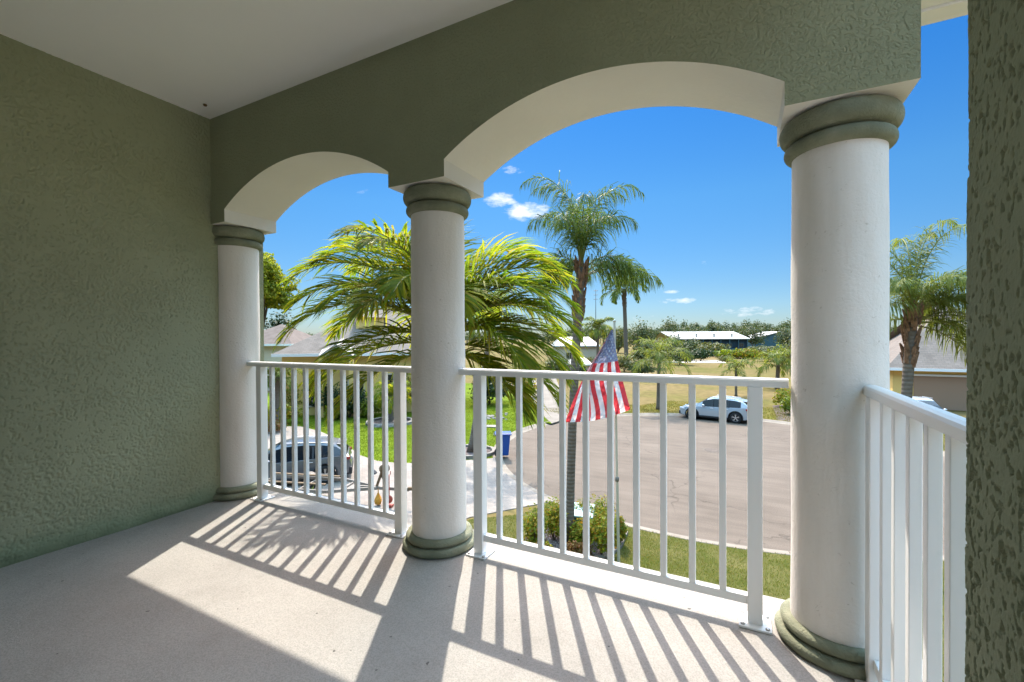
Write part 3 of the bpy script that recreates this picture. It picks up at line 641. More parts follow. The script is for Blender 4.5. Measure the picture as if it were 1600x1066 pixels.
# ------------------------------------------------------------------ objects in the street
def suv(name, label, p, heading, paint, sc=1.0, loc_z=.0):
    t = thing(name, label, 'car', (p.x, p.y, loc_z), heading); t.scale = (sc, sc, sc)
    # x forward, origin below the middle
    LF, LB, WB = 2.38, -2.38, 1.40; WR = .37
    def lerp(tab, x):
        for (a, b), (c, d) in zip(tab, tab[1:]):
            if x <= c: return b+(d-b)*max(0, (x-a))/(c-a)
        return tab[-1][1]
    top = [(LB, .62), (-2.34, .82), (-2.28, 1.06), (-2.0, 1.09), (-1.0, 1.04), (0, 1.0), (.9, .985), (1.2, .98), (1.7, .93), (2.1, .84), (2.3, .70), (LF, .52)]
    wid = [(LB, .70), (-2.25, .86), (-1.9, .92), (-1.3, .945), (0, .93), (1.4, .945), (1.9, .90), (2.2, .80), (LF, .56)]
    def zb(x):
        z = .24+max(0, abs(x)-1.9)*.25
        for c in (-WB, WB):
            if abs(x-c) < .43: z = max(z, WR+math.sqrt(.43**2-(x-c)**2))
        return z
    xs = sorted(set([round(LB+(LF-LB)*i/80, 4) for i in range(81)]+[s*(WB+e) for s in (-1, 1) for e in (-.4301, -.4299, .4299, .4301)]))
    rows = []
    for x in xs:
        z1 = lerp(top, x); w = lerp(wid, x); z0 = min(zb(x), z1-.05); zm = max(.60, z0+.02); zm = min(zm, z1-.03)
        half = [(w*.90, z0), (w*.985, z0+.02), (w, zm), (w*.985, zm+(z1-zm)*.5), (w*.955, z1-.03), (w*.88, z1), (w*.45, z1+.025), (0, z1+.03)]
        rows.append([(x, y, z) for y, z in half]+[(x, -y, z) for y, z in half[-2::-1]])
    mb = MB(); mb.grid(rows)
    nr = len(rows[0]); mb.add(rows[0], [tuple(range(nr))]); mb.add(rows[-1], [tuple(range(nr))[::-1]])
    mb.build('body', paint, t, auto=35)
    mb = MB(); mb.box((0, 0, .33), (3.0*.8, 1.6, .2)); mb.build('underbody', M['dark'], t)
    # greenhouse
    roof = [(-2.22, 1.08), (-2.02, 1.30), (-1.80, 1.48), (-1.3, 1.585), (-.5, 1.64), (.05, 1.62), (.42, 1.52), (.8, 1.31), (1.24, .99)]
    gx = [-2.22+(1.24+2.22)*i/68 for i in range(69)]; gl = [MB() for _ in range(4)]; rf = MB(); sec = []; pil = {(s_, n_): MB() for s_ in (1, -1) for n_ in ('rear_pillar', 'front_pillar')}
    for x in gx:
        zr = lerp(roof, x); zt = lerp(top, x)-.01; k = max(0, min(1, (zr-zt)/.64)); wb = lerp(wid, x)*.925; wr = wb-.24*k
        sec.append([(x, wb, zt), (x, wb-.24*k*.85, zt+(zr-zt)*.84), (x, wr-.045, zr-.012*k), (x, wr*.5, zr+.012), (x, 0, zr+.018)])
    for side in (1, -1):
        for a, b in zip(sec, sec[1:]):
            xm = (a[0][0]+b[0][0])/2
            for j in range(4):
                q = [a[j], b[j], b[j+1], a[j+1]]; q = [(p_[0], p_[1]*side, p_[2]) for p_ in q]
                f = (0, 1, 2, 3) if side > 0 else (3, 2, 1, 0)
                if j == 0: isg = (-1.72 < xm < -.98) or (-.92 < xm < .02) or (.08 < xm < .72)
                elif j == 1: isg = xm > .45
                else: isg = xm > .30 or xm < -1.96
                if j == 0 and (-1.0 < xm < .1): isg = True
                ((gl[0 if side > 0 else 1] if j == 0 else gl[2 if xm > 0 else 3]) if isg else (pil[(side, 'rear_pillar' if xm < 0 else 'front_pillar')] if j == 0 else rf)).add(q, [f])
    [g_.build(n_, M['glass'], t, auto=30) for g_, n_ in zip(gl, ('window', 'window', 'windscreen', 'rear_window'))]; rf.build('roof', paint, t, auto=30)
    for (sd_, nm), m_ in pil.items(): m_.build(nm, paint, t, auto=30)
    for s in (-1, 1):
        for xx in (-.95, .05): mb = MB(); mb.box((xx, s*.81, 1.26), (.07, .02, .46), 0, Matrix.Rotation(s*.42, 3, 'X')); mb.build('door_pillar', M['dark'], t)
    mb = MB(); mb.box((-1.98, 0, 1.46), (.36, 1.1, .035), 0, Matrix.Rotation(-.12, 3, 'Y')); mb.build('spoiler', paint, t, bevel=.01)
    for s in (-1, 1):
        mb = MB()
        mb.bar((-1.5, s*.62, 1.585), (.05, s*.62, 1.665), .035, .03); mb.build('roof_rail', M['alloy'], t, bevel=.01)
        for c in (-WB, WB):
            pts = [(c+.45*math.cos(a), s*(lerp(wid, c)+.004), WR+.45*math.sin(a)) for a in np.linspace(-.25, math.pi+.25, 17)]
            mb = MB(); mb.tube(pts, .028, 6); mb.build('wheel_arch', M['dark'], t, True)
        mb = MB(); mb.box((0, s*.915, .285), (1.9, .05, .13)); mb.build('sill', M['dark'], t, bevel=.015)
        mb = MB(); mb.lathe([(.001, -.09), (.07, -.06), (.095, 0), (.08, .06), (.001, .08)], (.62, s*1.02, 1.06), 12); mb.build('mirror', paint, t, True)
        for xx in (-.85, .1):
            mb = MB(); mb.box((xx, s*.937, .90), (.2, .03, .03)); mb.build('door_handle', M['alloy'], t, bevel=.008)
        mb = MB(); mb.box((-2.16, s*.80, .95), (.34, .18, .13), 0, Matrix.Rotation(s*.35, 3, 'Z')); mb.build('taillight', M['red_lens'], t, bevel=.02)
        mb = MB(); mb.box((2.10, s*.75, .74), (.42, .16, .11), 0, Matrix.Rotation(-s*.5, 3, 'Z')); mb.build('headlight', M['clear_lens'], t, bevel=.02)
    mb = MB(); mb.box((-2.30, 0, .42), (.22, 1.62, .30)); mb.build('rear_bumper', M['dark'], t, bevel=.04)
    mb = MB(); mb.box((2.26, 0, .40), (.22, 1.45, .24)); mb.build('front_bumper', M['dark'], t, bevel=.04)
    mb = MB(); mb.box((-2.375, 0, .80), (.02, .5, .13)); mb.build('number_plate', M['white_trim'], t, bevel=.005)
    for c in (-WB, WB):
        for s in (-1, 1):
            y = s*.83
            mb = MB(); mb.lathe([(.24, -.11), (.33, -.12), (WR, -.09), (WR, .09), (.33, .12), (.24, .11)], (c, y, WR), 32, axis='y'); w = mb.build('wheel', M['tyre'], t, True, auto=50)
            mb = MB()
            mb.lathe([(.265, -.1), (.27, .1), (.25, .105), (.235, .05)], (c, y, WR), 28, axis='y') if s > 0 else mb.lathe([(.235, -.05), (.25, -.105), (.27, -.1), (.265, .1)], (c, y, WR), 28, axis='y')
            for k in range(5):
                a = 2*math.pi*k/5+.3
                for e in (-.13, .13): mb.bar((c+.03*math.cos(a), y+s*.08, WR+.03*math.sin(a)), (c+.245*math.cos(a+e), y+s*.075, WR+.245*math.sin(a+e)), .02, .035)
            mb.lathe([(.001, s*.095), (.06, s*.09), (.06, s*.06)], (c, y, WR), 14, axis='y')
            mb.build('rim', M['alloy'], w, auto=40)
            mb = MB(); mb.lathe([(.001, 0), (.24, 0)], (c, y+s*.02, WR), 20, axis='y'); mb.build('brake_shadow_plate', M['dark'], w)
    return t
ra, fa = gp(1149, 662, 0), gp(1084, 655.5, 0); hd = math.atan2(fa.y-ra.y, fa.x-ra.x)
fwd = Vector((math.cos(hd), math.sin(hd), 0)); lf = Vector((-fwd.y, fwd.x, 0))
scl = .95
suv('parked_car', 'pale silver crossover parked at the kerb of the circular road', ra+fwd*1.4*scl-lf*.95*scl, hd, M['paint_silver'], scl)
ra = gp(508, 757, .126); hd2 = math.atan2(-.62, -.80); hv = -CR*.955-CF*.30; hd2 = math.atan2(hv.y, hv.x)
fwd = Vector((math.cos(hd2), math.sin(hd2), 0)); lf = Vector((-fwd.y, fwd.x, 0))
suv('parked_car', 'grey silver SUV parked on the pavers behind the left railing', ra+fwd*1.4*.94-lf*.92, hd2, M['paint_grey'], .94, .126)
q = at_xy(1436, 27.5, .1); hv = CF*.9+CR*.43
suv('parked_car', 'white car whose roof shows above the side railing by the beige house', q, math.atan2(-hv.y, -hv.x), M['paint_silver'], 1.0, .1)

b = gp(1113, 704, 0); t = thing('manhole_cover', 'round iron manhole cover set in the middle of the road', 'manhole cover', (b.x, b.y, .002))
mb = MB(); mb.lathe([(.001, .012), (.34, .012), (.34, .003)], n=32); mb.build('lid', M['iron'], t)
mb = MB(); mb.lathe([(.355, .004), (.36, .010), (.44, .008), (.47, .001)], n=40); mb.build('collar', M['asphalt_patch'], t)

# recycling bin
b = gp(786.5, 712, .09); t = thing('recycling_bin', 'blue wheeled recycling bin standing on the kerb', 'bin', b, angof(b)+math.pi)
mb = MB(); w0, w1 = .23, .31
mb.add([(-w0, -w0, .05), (w0, -w0, .05), (w0, w0, .05), (-w0, w0, .05), (-w1-.05, -w1, 1.0), (w1, -w1, 1.0), (w1, w1, 1.0), (-w1-.05, w1, 1.0)], [(3, 2, 1, 0), (0, 1, 5, 4), (1, 2, 6, 5), (2, 3, 7, 6), (3, 0, 4, 7), (4, 5, 6, 7)])
mb.build('body', M['bin'], t, bevel=.03)
mb = MB(); mb.box((-.01, 0, 1.035), (.76, .68, .07)); mb.box((.03, 0, 1.075), (.55, .5, .03)); mb.build('lid', M['bin'], t, bevel=.025)
mb = MB(); mb.tube([(-.40, -.28, .97), (-.44, -.28, 1.0), (-.44, .28, 1.0), (-.40, .28, .97)], .018, 8); mb.build('handle', M['dark'], t, True)
for s in (-1, 1):
    mb = MB(); mb.lathe([(.001, -.04), (.12, -.04), (.14, -.02), (.14, .02), (.12, .04), (.001, .04)], (-.26, s*.27, .14), 20, axis='y'); mb.build('wheel', M['tyre'], t, True, auto=50)

# utility box
b = gp(903, 838, .12); d = (b-EYEV).dot(CF); t = thing('utility_box', 'green electrical cabinet with pale lid among the bed bushes', 'utility box', b, R_(12))
mb = MB(); mb.box((0, 0, .33), (.80, .62, .66)); mb.build('cabinet', M['green_box'], t, bevel=.015)
mb = MB(); mb.add([(-.44, -.36, .66), (.44, -.36, .66), (.44, .36, .74), (-.44, .36, .74), (-.44, -.36, .70), (.44, -.36, .70), (.44, .36, .80), (-.44, .36, .80)], [(3, 2, 1, 0), (4, 5, 6, 7), (0, 1, 5, 4), (1, 2, 6, 5), (2, 3, 7, 6), (3, 0, 4, 7)]); mb.build('lid', M['box_lid'], t, bevel=.01)
mb = MB(); mb.box((.28, -.318, .40), (.06, .03, .12)); mb.build('latch', M['steel'], t, bevel=.005)

# flagpole and flag
b = gp(967, 887, .1); dP = (b-EYEV).dot(CF)
t = thing('flagpole', 'pale metal flagpole rising beside the gravel bed', 'flagpole', b)
topz = at(960, 503, dP).z-.1; lean = at(960, 503, dP)-b
mb = MB(); mb.tube([(0, 0, 0), (lean.x*.42, lean.y*.42, lean.z*.36)], .034, 16); mb.build('lower_pole', M['pole'], t, True, auto=50)
mb = MB(); mb.tube([(lean.x*.42, lean.y*.42, lean.z*.36), lean], [.029, .026], 16); mb.build('upper_pole', M['pole'], t, True, auto=50)
mb = MB(); c0 = Vector((lean.x*.42, lean.y*.42, lean.z*.36)); mb.lathe([(.03, -.06), (.045, -.05), (.05, 0), (.045, .05), (.03, .06)], c0, 16); mb.build('joint_collar', M['galv'], t, True)
mb = MB(); mb.lathe([(.026, 0), (.04, .01), (.04, .04), (.0, .06)], lean, 14); mb.build('cap', M['pole'], t, True)
def cat(pts, s):
    k = len(pts)-1; f = min(s*k, k-1e-6); i = int(f); u = f-i
    p0, p1, p2, p3 = pts[max(i-1, 0)], pts[i], pts[i+1], pts[min(i+2, k)]
    return tuple(.5*((2*b_)+(-a_+c_)*u+(2*a_-5*b_+4*c_-d_)*u*u+(-a_+3*b_-3*c_+d_)*u**3) for a_, b_, c_, d_ in zip(p0, p1, p2, p3))
RE = [(957.5, 515), (962, 545), (968.5, 577), (977, 610), (985, 640)]; LE = [(954.5, 516), (937, 548), (916, 582), (898, 620), (883, 660)]
def flag_pt(u, v):     # u along the fly, v across the stripes from the upper edge
    a = cat(RE, u); b_ = cat(LE, u)
    g_ = v*.92/.5385 if v < .5385 else .92+(v-.5385)*.08/.4615
    k_ = max(0, min(1, (u-.36)/.6)); k_ = 1-k_*k_*(3-2*k_)
    w = v+(g_-v)*k_; x = a[0]+(b_[0]-a[0])*w; y = a[1]+(b_[1]-a[1])*w+6*math.sin(math.pi*w)*u*u
    g = min(1, u*1.6+.12)
    wave = .11*math.sin(v*15+u*4.2+.8*math.sin(u*7))*g+.035*math.sin(v*31-u*5+1)*g+.02*math.sin(u*26+v*9)*g+.014*math.sin(u*44-v*13+2)+.014*math.sin(u*61+v*37+2*math.sin(u*19))+.011*math.sin(u*97-v*61+3)+.03*math.sin(u*9-v*14)*g
    return at(x, y, dP-.16-.10*u+wave)
mb = MB(); NU, NV = 90, 78
P = [[flag_pt(i/NU, j/NV) for j in range(NV+1)] for i in range(NU+1)]
o0 = 0
for r_ in P: mb.v.extend([tuple(p) for p in r_])
for i in range(NU):
    for j in range(NV):
        s = j*13//NV; k = i < NU*.40 and s < 7
        mb.f.append((i*(NV+1)+j, i*(NV+1)+j+1, (i+1)*(NV+1)+j+1, (i+1)*(NV+1)+j)); mb.m.append(2 if k else (0 if s % 2 == 0 else 1))
fb = at(957, 515, dP-.1); t = thing('flag', 'red white and blue stars and stripes flag hanging limp from the flagpole', 'flag', fb)
mb.build('cloth', [M['flag_red'], M['flag_white'], M['flag_blue']], t, True, world=True)
mb = MB()
for r_ in range(9):
    for c_ in range(11):
        if (r_+c_) % 2: continue
        v0 = (7/13)*(r_+1)/10; u0 = .40*(c_+1)/12
        e = 1e-3; p = flag_pt(u0, v0); du = (flag_pt(u0+e, v0)-p); dv = (flag_pt(u0, v0+e)-p); nrm = du.cross(dv).normalized()
        for sg in (-1, 1):
            vs = [p+nrm*sg*.004]
            for k in range(10):
                rr_ = (1 if k % 2 == 0 else .42); a = math.pi*k/5
                vs.append(flag_pt(max(0, u0+.019*rr_*math.cos(a)), v0+.031*rr_*math.sin(a))+nrm*sg*.004)
            mb.add(vs, [(0, 1+k, 1+(k+1) % 10) for k in range(10)])
mb.build('stars', M['flag_white'], t, world=True)

# boat trailer on the pavers
b = gp(640, 792, .126); t = thing('boat_trailer', 'empty boat trailer parked on the pavers behind the grey silver SUV', 'trailer', b)
hv = (-CR*.985+CF*.17); hv.z = 0; hv.normalize(); t.rotation_euler = (0, 0, math.atan2(hv.y, hv.x))   # x runs back from the coupler
H = .56
mb = MB(); mb.bar((0, 0, H), (1.9, 0, H), .08, .10)
for s in (-1, 1): mb.bar((1.1, s*.04, H), (2.6, s*.62, H), .07, .10); mb.bar((2.6, s*.62, H), (5.4, s*.66, H), .07, .10)
for x, w in ((2.2, .86), (3.6, 1.3), (5.3, 1.34)): mb.bar((x, -w/2, H-.02), (x, w/2, H-.02), .06, .06)
mb.build('frame', M['galv'], t, bevel=.006)
mb = MB(); mb.box((-.05, 0, H+.03), (.2, .1, .1)); mb.build('coupler', M['rust'], t, bevel=.02)
mb = MB(); mb.bar((1.15, 0, H), (.92, 0, 1.18), .07, .07); mb.bar((.75, 0, H+.05), (.98, 0, 1.0), .05, .05); w = mb.build('winch_post', M['rust'], t, bevel=.005)
mb = MB(); mb.lathe([(.001, -.1), (.13, -.1), (.15, -.08), (.09, -.06), (.09, .06), (.15, .08), (.13, .1), (.001, .1)], (.86, 0, 1.2), 18, axis='y'); mb.build('winch_drum', M['rust'], w, True, auto=50)
mb = MB(); mb.bar((1.15, 0, 1.02), (1.32, 0, 1.16), .16, .05); mb.build('bow_stop', M['dark'], w, bevel=.015)
mb = MB(); mb.tube([(.66, .12, .22), (.66, .12, 1.02)], .03, 10); mb.tube([(.66, .12, 1.02), (.66, -.02, 1.02), (.66, -.02, 1.12)], .012, 8); j = mb.build('jack', M['red_paint'], t, True, auto=40)
mb = MB(); mb.lathe([(.05, -.03), (.115, -.035), (.13, -.02), (.13, .02), (.115, .035), (.05, .03)], (.66, .12, .25), 22, axis='y'); mb.build('jack_wheel', M['red_paint'], j, True, auto=50)
mb = MB(); mb.box((.66, .12, .04), (.26, .2, .08)); mb.build('jack_foot', M['red_paint'], j, bevel=.01)
mb = MB(); mb.lathe([(.012, .55), (.02, .42), (.05, .34), (.105, .22), (.12, .15), (.09, .05), (.02, .02)], (1.06, .05, 0), 9, jit=.12); mb.build('strap_bundle', M['orange'], t)
for s in (-1, 1):
    mb = MB(); mb.bar((2.7, s*.42, H+.16), (5.2, s*.42, H+.16), .10, .05); mb.build('bunk', M['rust'], t, bevel=.01)
    mb = MB(); mb.box((2.05, s*.44, H), (.10, .03, .05)); mb.build('marker_light', M['amber'], t, bevel=.008)
    mb = MB(); mb.lathe([(.16, -.1), (.27, -.1), (.29, -.06), (.29, .06), (.27, .1), (.16, .1)], (4.2, s*.9, .29), 24, axis='y'); w = mb.build('wheel', M['tyre'], t, True, auto=50)
    mb = MB(); mb.lathe([(.001, s*.05), (.08, s*.06), (.165, s*.03)], (4.2, s*.9, .29), 20, axis='y'); mb.build('rim', M['galv'], w, True)
    mb = MB(); pr = [(4.2+.36*math.cos(a), .29+.36*math.sin(a)) for a in np.linspace(.1, math.pi-.1, 13)]
    mb.grid([[(x, s*.9-.13, z), (x, s*.9+.13, z)] for x, z in pr]); f = mb.build('fender', M['galv'], t, True); f.modifiers.new('thick', 'SOLIDIFY').thickness = .01

# stepping stone and edge stones on the neighbour lawn
b = gp(770, 667, .11); t = thing('stepping_stone', 'flat pale stepping slab on the neighbour lawn behind the bin', 'stone', b, .4)
mb = MB(); mb.box((0, 0, .03), (.9, .6, .06)); mb.build('slab', M['stone'], t, bevel=.02)
b = gp(772, 652, .11); t = thing('stone_border', 'row of white edging stones on the neighbour lawn', 'stones', b)
mb = MB()
for i in range(46):
    q = gp(745+random.uniform(0, 46), 652+random.uniform(-5, 4), .12)-b; s = random.uniform(.07, .17)
    mb = MB(); mb.lathe([(.001, -s*.3), (s*.9, 0), (s*.7, s*.5), (.001, s*.65)], (q.x, q.y, 0), 7, jit=.12); mb.build('stone', M['stone'], t)


# plants round the neighbour house
bush('shrub', 'dark rounded hedge shrub against the yellow house, left of two', 'shrub', gp(507, 650), 1.1, 1.0, 2.3, 1500, .22, M['leaf_dark'], 'dark shrubs by the yellow house')
bush('shrub', 'dark rounded hedge shrub against the yellow house, right of two', 'shrub', gp(546, 653), 1.3, 1.0, 2.2, 1600, .22, M['leaf_dark'], 'dark shrubs by the yellow house')
bush('shrub', 'bright lime green shrub beside the stone ring', 'shrub', gp(578, 652), .8, .8, 1.2, 900, .2, M['leaf_lime'])
bush('shrub', 'red flowering shrub at the edge of the pale path', 'shrub', gp(427, 676), .9, .6, .7, 700, .14, M['leaf_red'])
bush('shrub', 'low green shrub beneath the drooping palm by the left column', 'shrub', gp(440, 664), 1.4, .8, 1.2, 900, .2, M['leaf_bush'])
bush('shrub', 'leafy green mass under the fronds right of the middle column', 'shrub', gp(765, 632), 2.2, 1.5, 2.6, 1800, .3, M['leaf_dark'])
bush('shrub', 'green shrub by the far concrete driveway', 'shrub', gp(818, 622), 1.5, 1.2, 1.7, 1000, .3, M['leaf_bush'])
for (px_, py_, r_, h_, m_, lab_) in ((462, 648, 1.3, 2.6, 'leaf_bush', 'tall leafy shrub at the left corner of the yellow house'), (592, 640, 1.2, 2.4, 'leaf_lime', 'yellow green shrub behind the stone ring palm'), (628, 646, 1.4, 3.4, 'leaf_bush', 'tall green shrub by the middle column in front of the yellow house'), (524, 656, .8, 1.0, 'leaf_lime', 'low lime shrub between the two dark hedge shrubs')):
    bush('shrub', lab_, 'shrub', gp(px_, py_), r_, r_*.8, h_, 1500, .2, M[m_])
b = at_xy(484, 14.9, .126); t = thing('spiky_plant', 'yellow green strappy plant in front of the grey silver SUV wheel', 'plant', b)
mb = MB()
for i in range(34):
    a = random.random()*6.28; e = random.uniform(.5, 1.3); l = random.uniform(.4, .75); d_ = Vector((math.cos(a)*math.cos(e), math.sin(a)*math.cos(e), math.sin(e))); w_ = Vector((-math.sin(a), math.cos(a), 0))*.03; p1 = d_*l*.6; p2 = p1+(d_+Vector((0, 0, -.7))).normalized()*l*.4
    mb.add([-w_, w_, p1+w_, p1-w_, p2], [(0, 1, 2, 3), (3, 2, 4)])
mb.build('leaves', M['leaf_lime'], t)
mb = MB(); mb.lathe([(.2, 0), (.24, .02), (.27, .2), (.25, .2), (.22, .15), (.001, .15)], n=20); mb.build('pot', M['stone'], t, True, auto=40)
# right kerb planting
bush('shrub', 'green shrub on the dark mulch beside the corner column', 'shrub', gp(1226, 636), .9, .9, 1.5, 900, .2, M['leaf_bush'])
bush('shrub', 'yellow leaved shrub on the dark mulch beside the corner column', 'shrub', gp(1236, 648), .7, .7, 1.3, 800, .2, M['leaf_lime'])
sheet('mulch_strip', [gp(1207, 634), gp(1240, 632), gp(1262, 660), gp(1238, 660), gp(1214, 656)], .112, M['mulch'])

# tree at the left
b = at_xy(404, 27, .1); t = thing('broadleaf_tree', 'bright green round crowned tree beside the left column', 'tree', b)
cz = at(408, 440, 27).z-.1
mb = MB(); mb.tube([(0, 0, 0), (.1, 0, cz*.4), (0, .1, cz*.75)], [.28, .2, .14], 10)
for i in range(7):
    a = i*.9; mb.tube([(0, 0, cz*.55+.1*i), (.5*math.cos(a), .5*math.sin(a), cz*.85), (1.1*math.cos(a), 1.1*math.sin(a), cz*1.05)], [.1, .06, .02], 6)
mb.build('trunk', M['bark'], t, True)
mb = MB()
for i in range(46):
    d_ = Vector((random.gauss(0, 1), random.gauss(0, 1), random.gauss(0, .9))).normalized()*random.uniform(.45, 1); leaf_cloud(mb, (d_.x*1.9, d_.y*1.9, cz+d_.z*1.55), .74, .74, .62, 460, .23, .25)
mb.build('crown', M['leaf_tree'], t)

# ------------------------------------------------------------------ houses
def vec2(p): return Vector((p.x, p.y, 0))
def hip_house(name, label, A, B, depth, ze, zr, wall, roof, inset, over=.5, cat='house'):
    A = vec2(A); B = vec2(B); u = (B-A); L = u.length; u.normalize(); rz = math.atan2(u.y, u.x)
    t = thing(name, label, cat, (A.x, A.y, .1), rz); ze -= .1; zr -= .1
    mb = MB(); mb.prism([(0, 0), (L, 0), (L, depth), (0, depth)], -.05, ze); mb.build('wall', wall, t)
    o = over; i0, i1 = inset if hasattr(inset, '__len__') else (inset, inset)
    vs = [(-o, -o, ze), (L+o, -o, ze), (L+o, depth+o, ze), (-o, depth+o, ze), (i0, depth/2, zr), (L-i1, depth/2, zr)]
    mb = MB(); mb.add(vs, [(0, 1, 5, 4), (1, 2, 5), (2, 3, 4, 5), (3, 0, 4), (3, 2, 1, 0)]); r = mb.build('roof', roof, t)
    mb = MB(); 
    for (p, q) in (((-o, -o), (L+o, -o)), ((L+o, -o), (L+o, depth+o)), ((L+o, depth+o), (-o, depth+o)), ((-o, depth+o), (-o, -o))): mb.bar((*p, ze-.09), (*q, ze-.09), .06, .2)
    mb.build('fascia', M['white_trim'], t)
    return t, L
def window(t, x, z, w, h, y=-.02, fm=None):
    mb = MB(); 
    mb.box((x, y, z+h/2+.05), (w+.2, .08, .1)); mb.box((x, y, z-h/2-.05), (w+.2, .08, .1))
    for s in (-1, 1): mb.box((x+s*(w/2+.05), y, z), (.1, .08, h))
    f = mb.build('window', fm or M['beige_wall'], t)
    mb = MB(); mb.box((x, y+.005, z), (w, .03, h)); mb.build('pane', M['window'], f)
    mb = MB(); mb.box((x, y-.02, z), (.05, .03, h)); mb.build('mullion', fm or M['beige_wall'], f)
A = at_xy(440, 31.5); B = at_xy(700, 33.5)
t, L = hip_house('neighbour_house', 'yellow stucco house with grey hip roof behind the near palm', A, B, 11, 4.5, 8.0, M['yellow_wall'], M['shingle'], (5.2, 2.5))
for x, z, w, h in ((2.0, 1.6, .9, 1.8), (5.0, 1.6, 1.0, 1.9), (7.6, 1.7, 1.2, 2.2), (10.4, 1.7, 1.2, 2.0)): window(t, x, z, w, h)
mb = MB(); mb.prism([(4.6, 2.6), (6.6, 2.6), (6.6, 5), (4.6, 5)], 5.0, 7.1); mb.build('roof_dormer', M['yellow_wall'], t)
mb = MB(); mb.add([(4.4, 2.4, 7.1), (6.8, 2.4, 7.1), (6.8, 5.2, 7.1), (4.4, 5.2, 7.1), (5.6, 3.8, 7.7)], [(0, 1, 4), (1, 2, 4), (2, 3, 4), (3, 0, 4), (3, 2, 1, 0)]); mb.build('dormer_roof', M['shingle'], t)
mb = MB(); mb.add([(2.7, -1.2, 4.25), (5.0, -1.2, 4.25), (5.0, 2.2, 5.5), (2.7, 2.2, 5.5), (3.85, -1.2, 5.1), (3.85, 2.4, 5.7)], [(0, 1, 4), (0, 4, 5, 3), (1, 2, 5, 4), (0, 3, 2, 1)]); mb.build('porch_roof', M['white_metal'], t)
for x in (2.85, 4.85): mb = MB(); mb.prism([(x-.15, -1.15), (x+.15, -1.15), (x+.15, -.85), (x-.15, -.85)], 0, 4.3); mb.build('porch_post', M['yellow_wall'], t)
t, L = hip_house('brown_roofed_house', 'low house with brown roof beyond the left edge of the yellow house', at_xy(360, 47), at_xy(452, 47), 9, 5.0, 7.2, M['beige_wall'], M['brown_roof'], 3)
window(t, 3, 2, 1.2, 1.3)
A = at_xy(1395, 34); B = at_xy(1640, 30)
t, L = hip_house('beige_house', 'beige house with grey roof and brown garage door beyond the right palm', A, B, 11, 3.15, 8.2, M['yellow_wall'], M['shingle'], (4.5, 5))
mb = MB(); mb.box((3.0, -.03, 1.25), (3.6, .08, 2.4)); mb.build('garage_door', M['garage'], t, bevel=.02)
mb = MB(); mb.box((3.0, -.05, 2.55), (3.9, .12, .14)); mb.build('door_lintel', M['white_trim'], t)
window(t, 7.5, 1.6, 1.3, 1.3)
t, L = hip_house('white_roofed_house', 'small far house with white roof left of the flag top', at_xy(870, 88), at_xy(933, 88), 8, 3.9, 5.6, M['beige_wall'], M['white_metal'], 1.0)
window(t, 2.5, 1.8, 1.3, 1.2)
# canopy-like pale low roof seen left of the flag
t, L = hip_house('pale_shed', 'low shed with a bright white roof just left of the flag', at_xy(893, 64), at_xy(922, 64), 4, 1.7, 2.6, M['beige_wall'], M['white_metal'], .5, .3, 'shed')
# long building
A = at_xy(1052, 160); B = at_xy(1171, 160); u = vec2(B)-vec2(A); L = u.length; rz = math.atan2(u.y, u.x)
t = thing('long_building', 'long dark teal building with white metal roof across the field', 'building', (A.x, A.y, .1), rz)
mb = MB(); mb.prism([(.6, 0), (L-.6, 0), (L-.6, 9), (.6, 9)], -.05, 4.3); mb.build('wall', M['teal'], t)
mb = MB(); o = -2.2; mb.add([(0, -.7, 4.35), (L, -.7, 4.35), (L+o, 7, 7.0), (o, 7, 7.0), (0, -.7, 4.6), (L, -.7, 4.6), (L+o, 7, 7.25), (o, 7, 7.25), (o, 14, 4.4), (L+o, 14, 4.4)], [(3, 2, 1, 0), (4, 5, 6, 7), (0, 1, 5, 4), (1, 2, 6, 5), (3, 0, 4, 7), (7, 6, 9, 8)]); r = mb.build('roof', M['white_metal'], t)
for i in range(4):
    mb = MB(); x = L*(.09+.235*i); mb.box((x, 1.6, 5.75), (.5, .5, 1.0)); mb.lathe([(.35, 0), (.35, .25), (.001, .4)], (x, 1.6, 6.2), 10); mb.build('roof_vent', M['steel'], r)
for i in range(9): mb = MB(); mb.box((1+i*(L-2)/8, -.55, 2.15), (.22, .2, 4.3)); mb.build('porch_post', M['teal_light'], t)
for i in range(6):
    window(t, 3+i*(L-6)/5, 2.2, 1.8, 1.5, -.06, M['teal_light'])
mb = MB(); mb.box((L*.52, -.5, .6), (L*.9, .1, 1.0)); mb.build('porch_rail', M['teal_light'], t)
A = at_xy(1180, 200); B = at_xy(1246, 200); u = vec2(B)-vec2(A); L = u.length
t = thing('gabled_barn', 'pale teal gabled building partly hidden behind the corner column', 'building', (A.x, A.y, .1), math.atan2(u.y, u.x))
mb = MB(); mb.add([(0, 0, 0), (L, 0, 0), (L, 0, 4.4), (L*.58, 0, 7.0), (0, 0, 4.4), (0, 14, 0), (L, 14, 0), (L, 14, 4.4), (L*.58, 14, 7.0), (0, 14, 4.4)], [(0, 1, 2, 3, 4), (9, 8, 7, 6, 5), (0, 4, 9, 5), (1, 6, 7, 2)]); mb.build('wall', M['teal_light'], t)
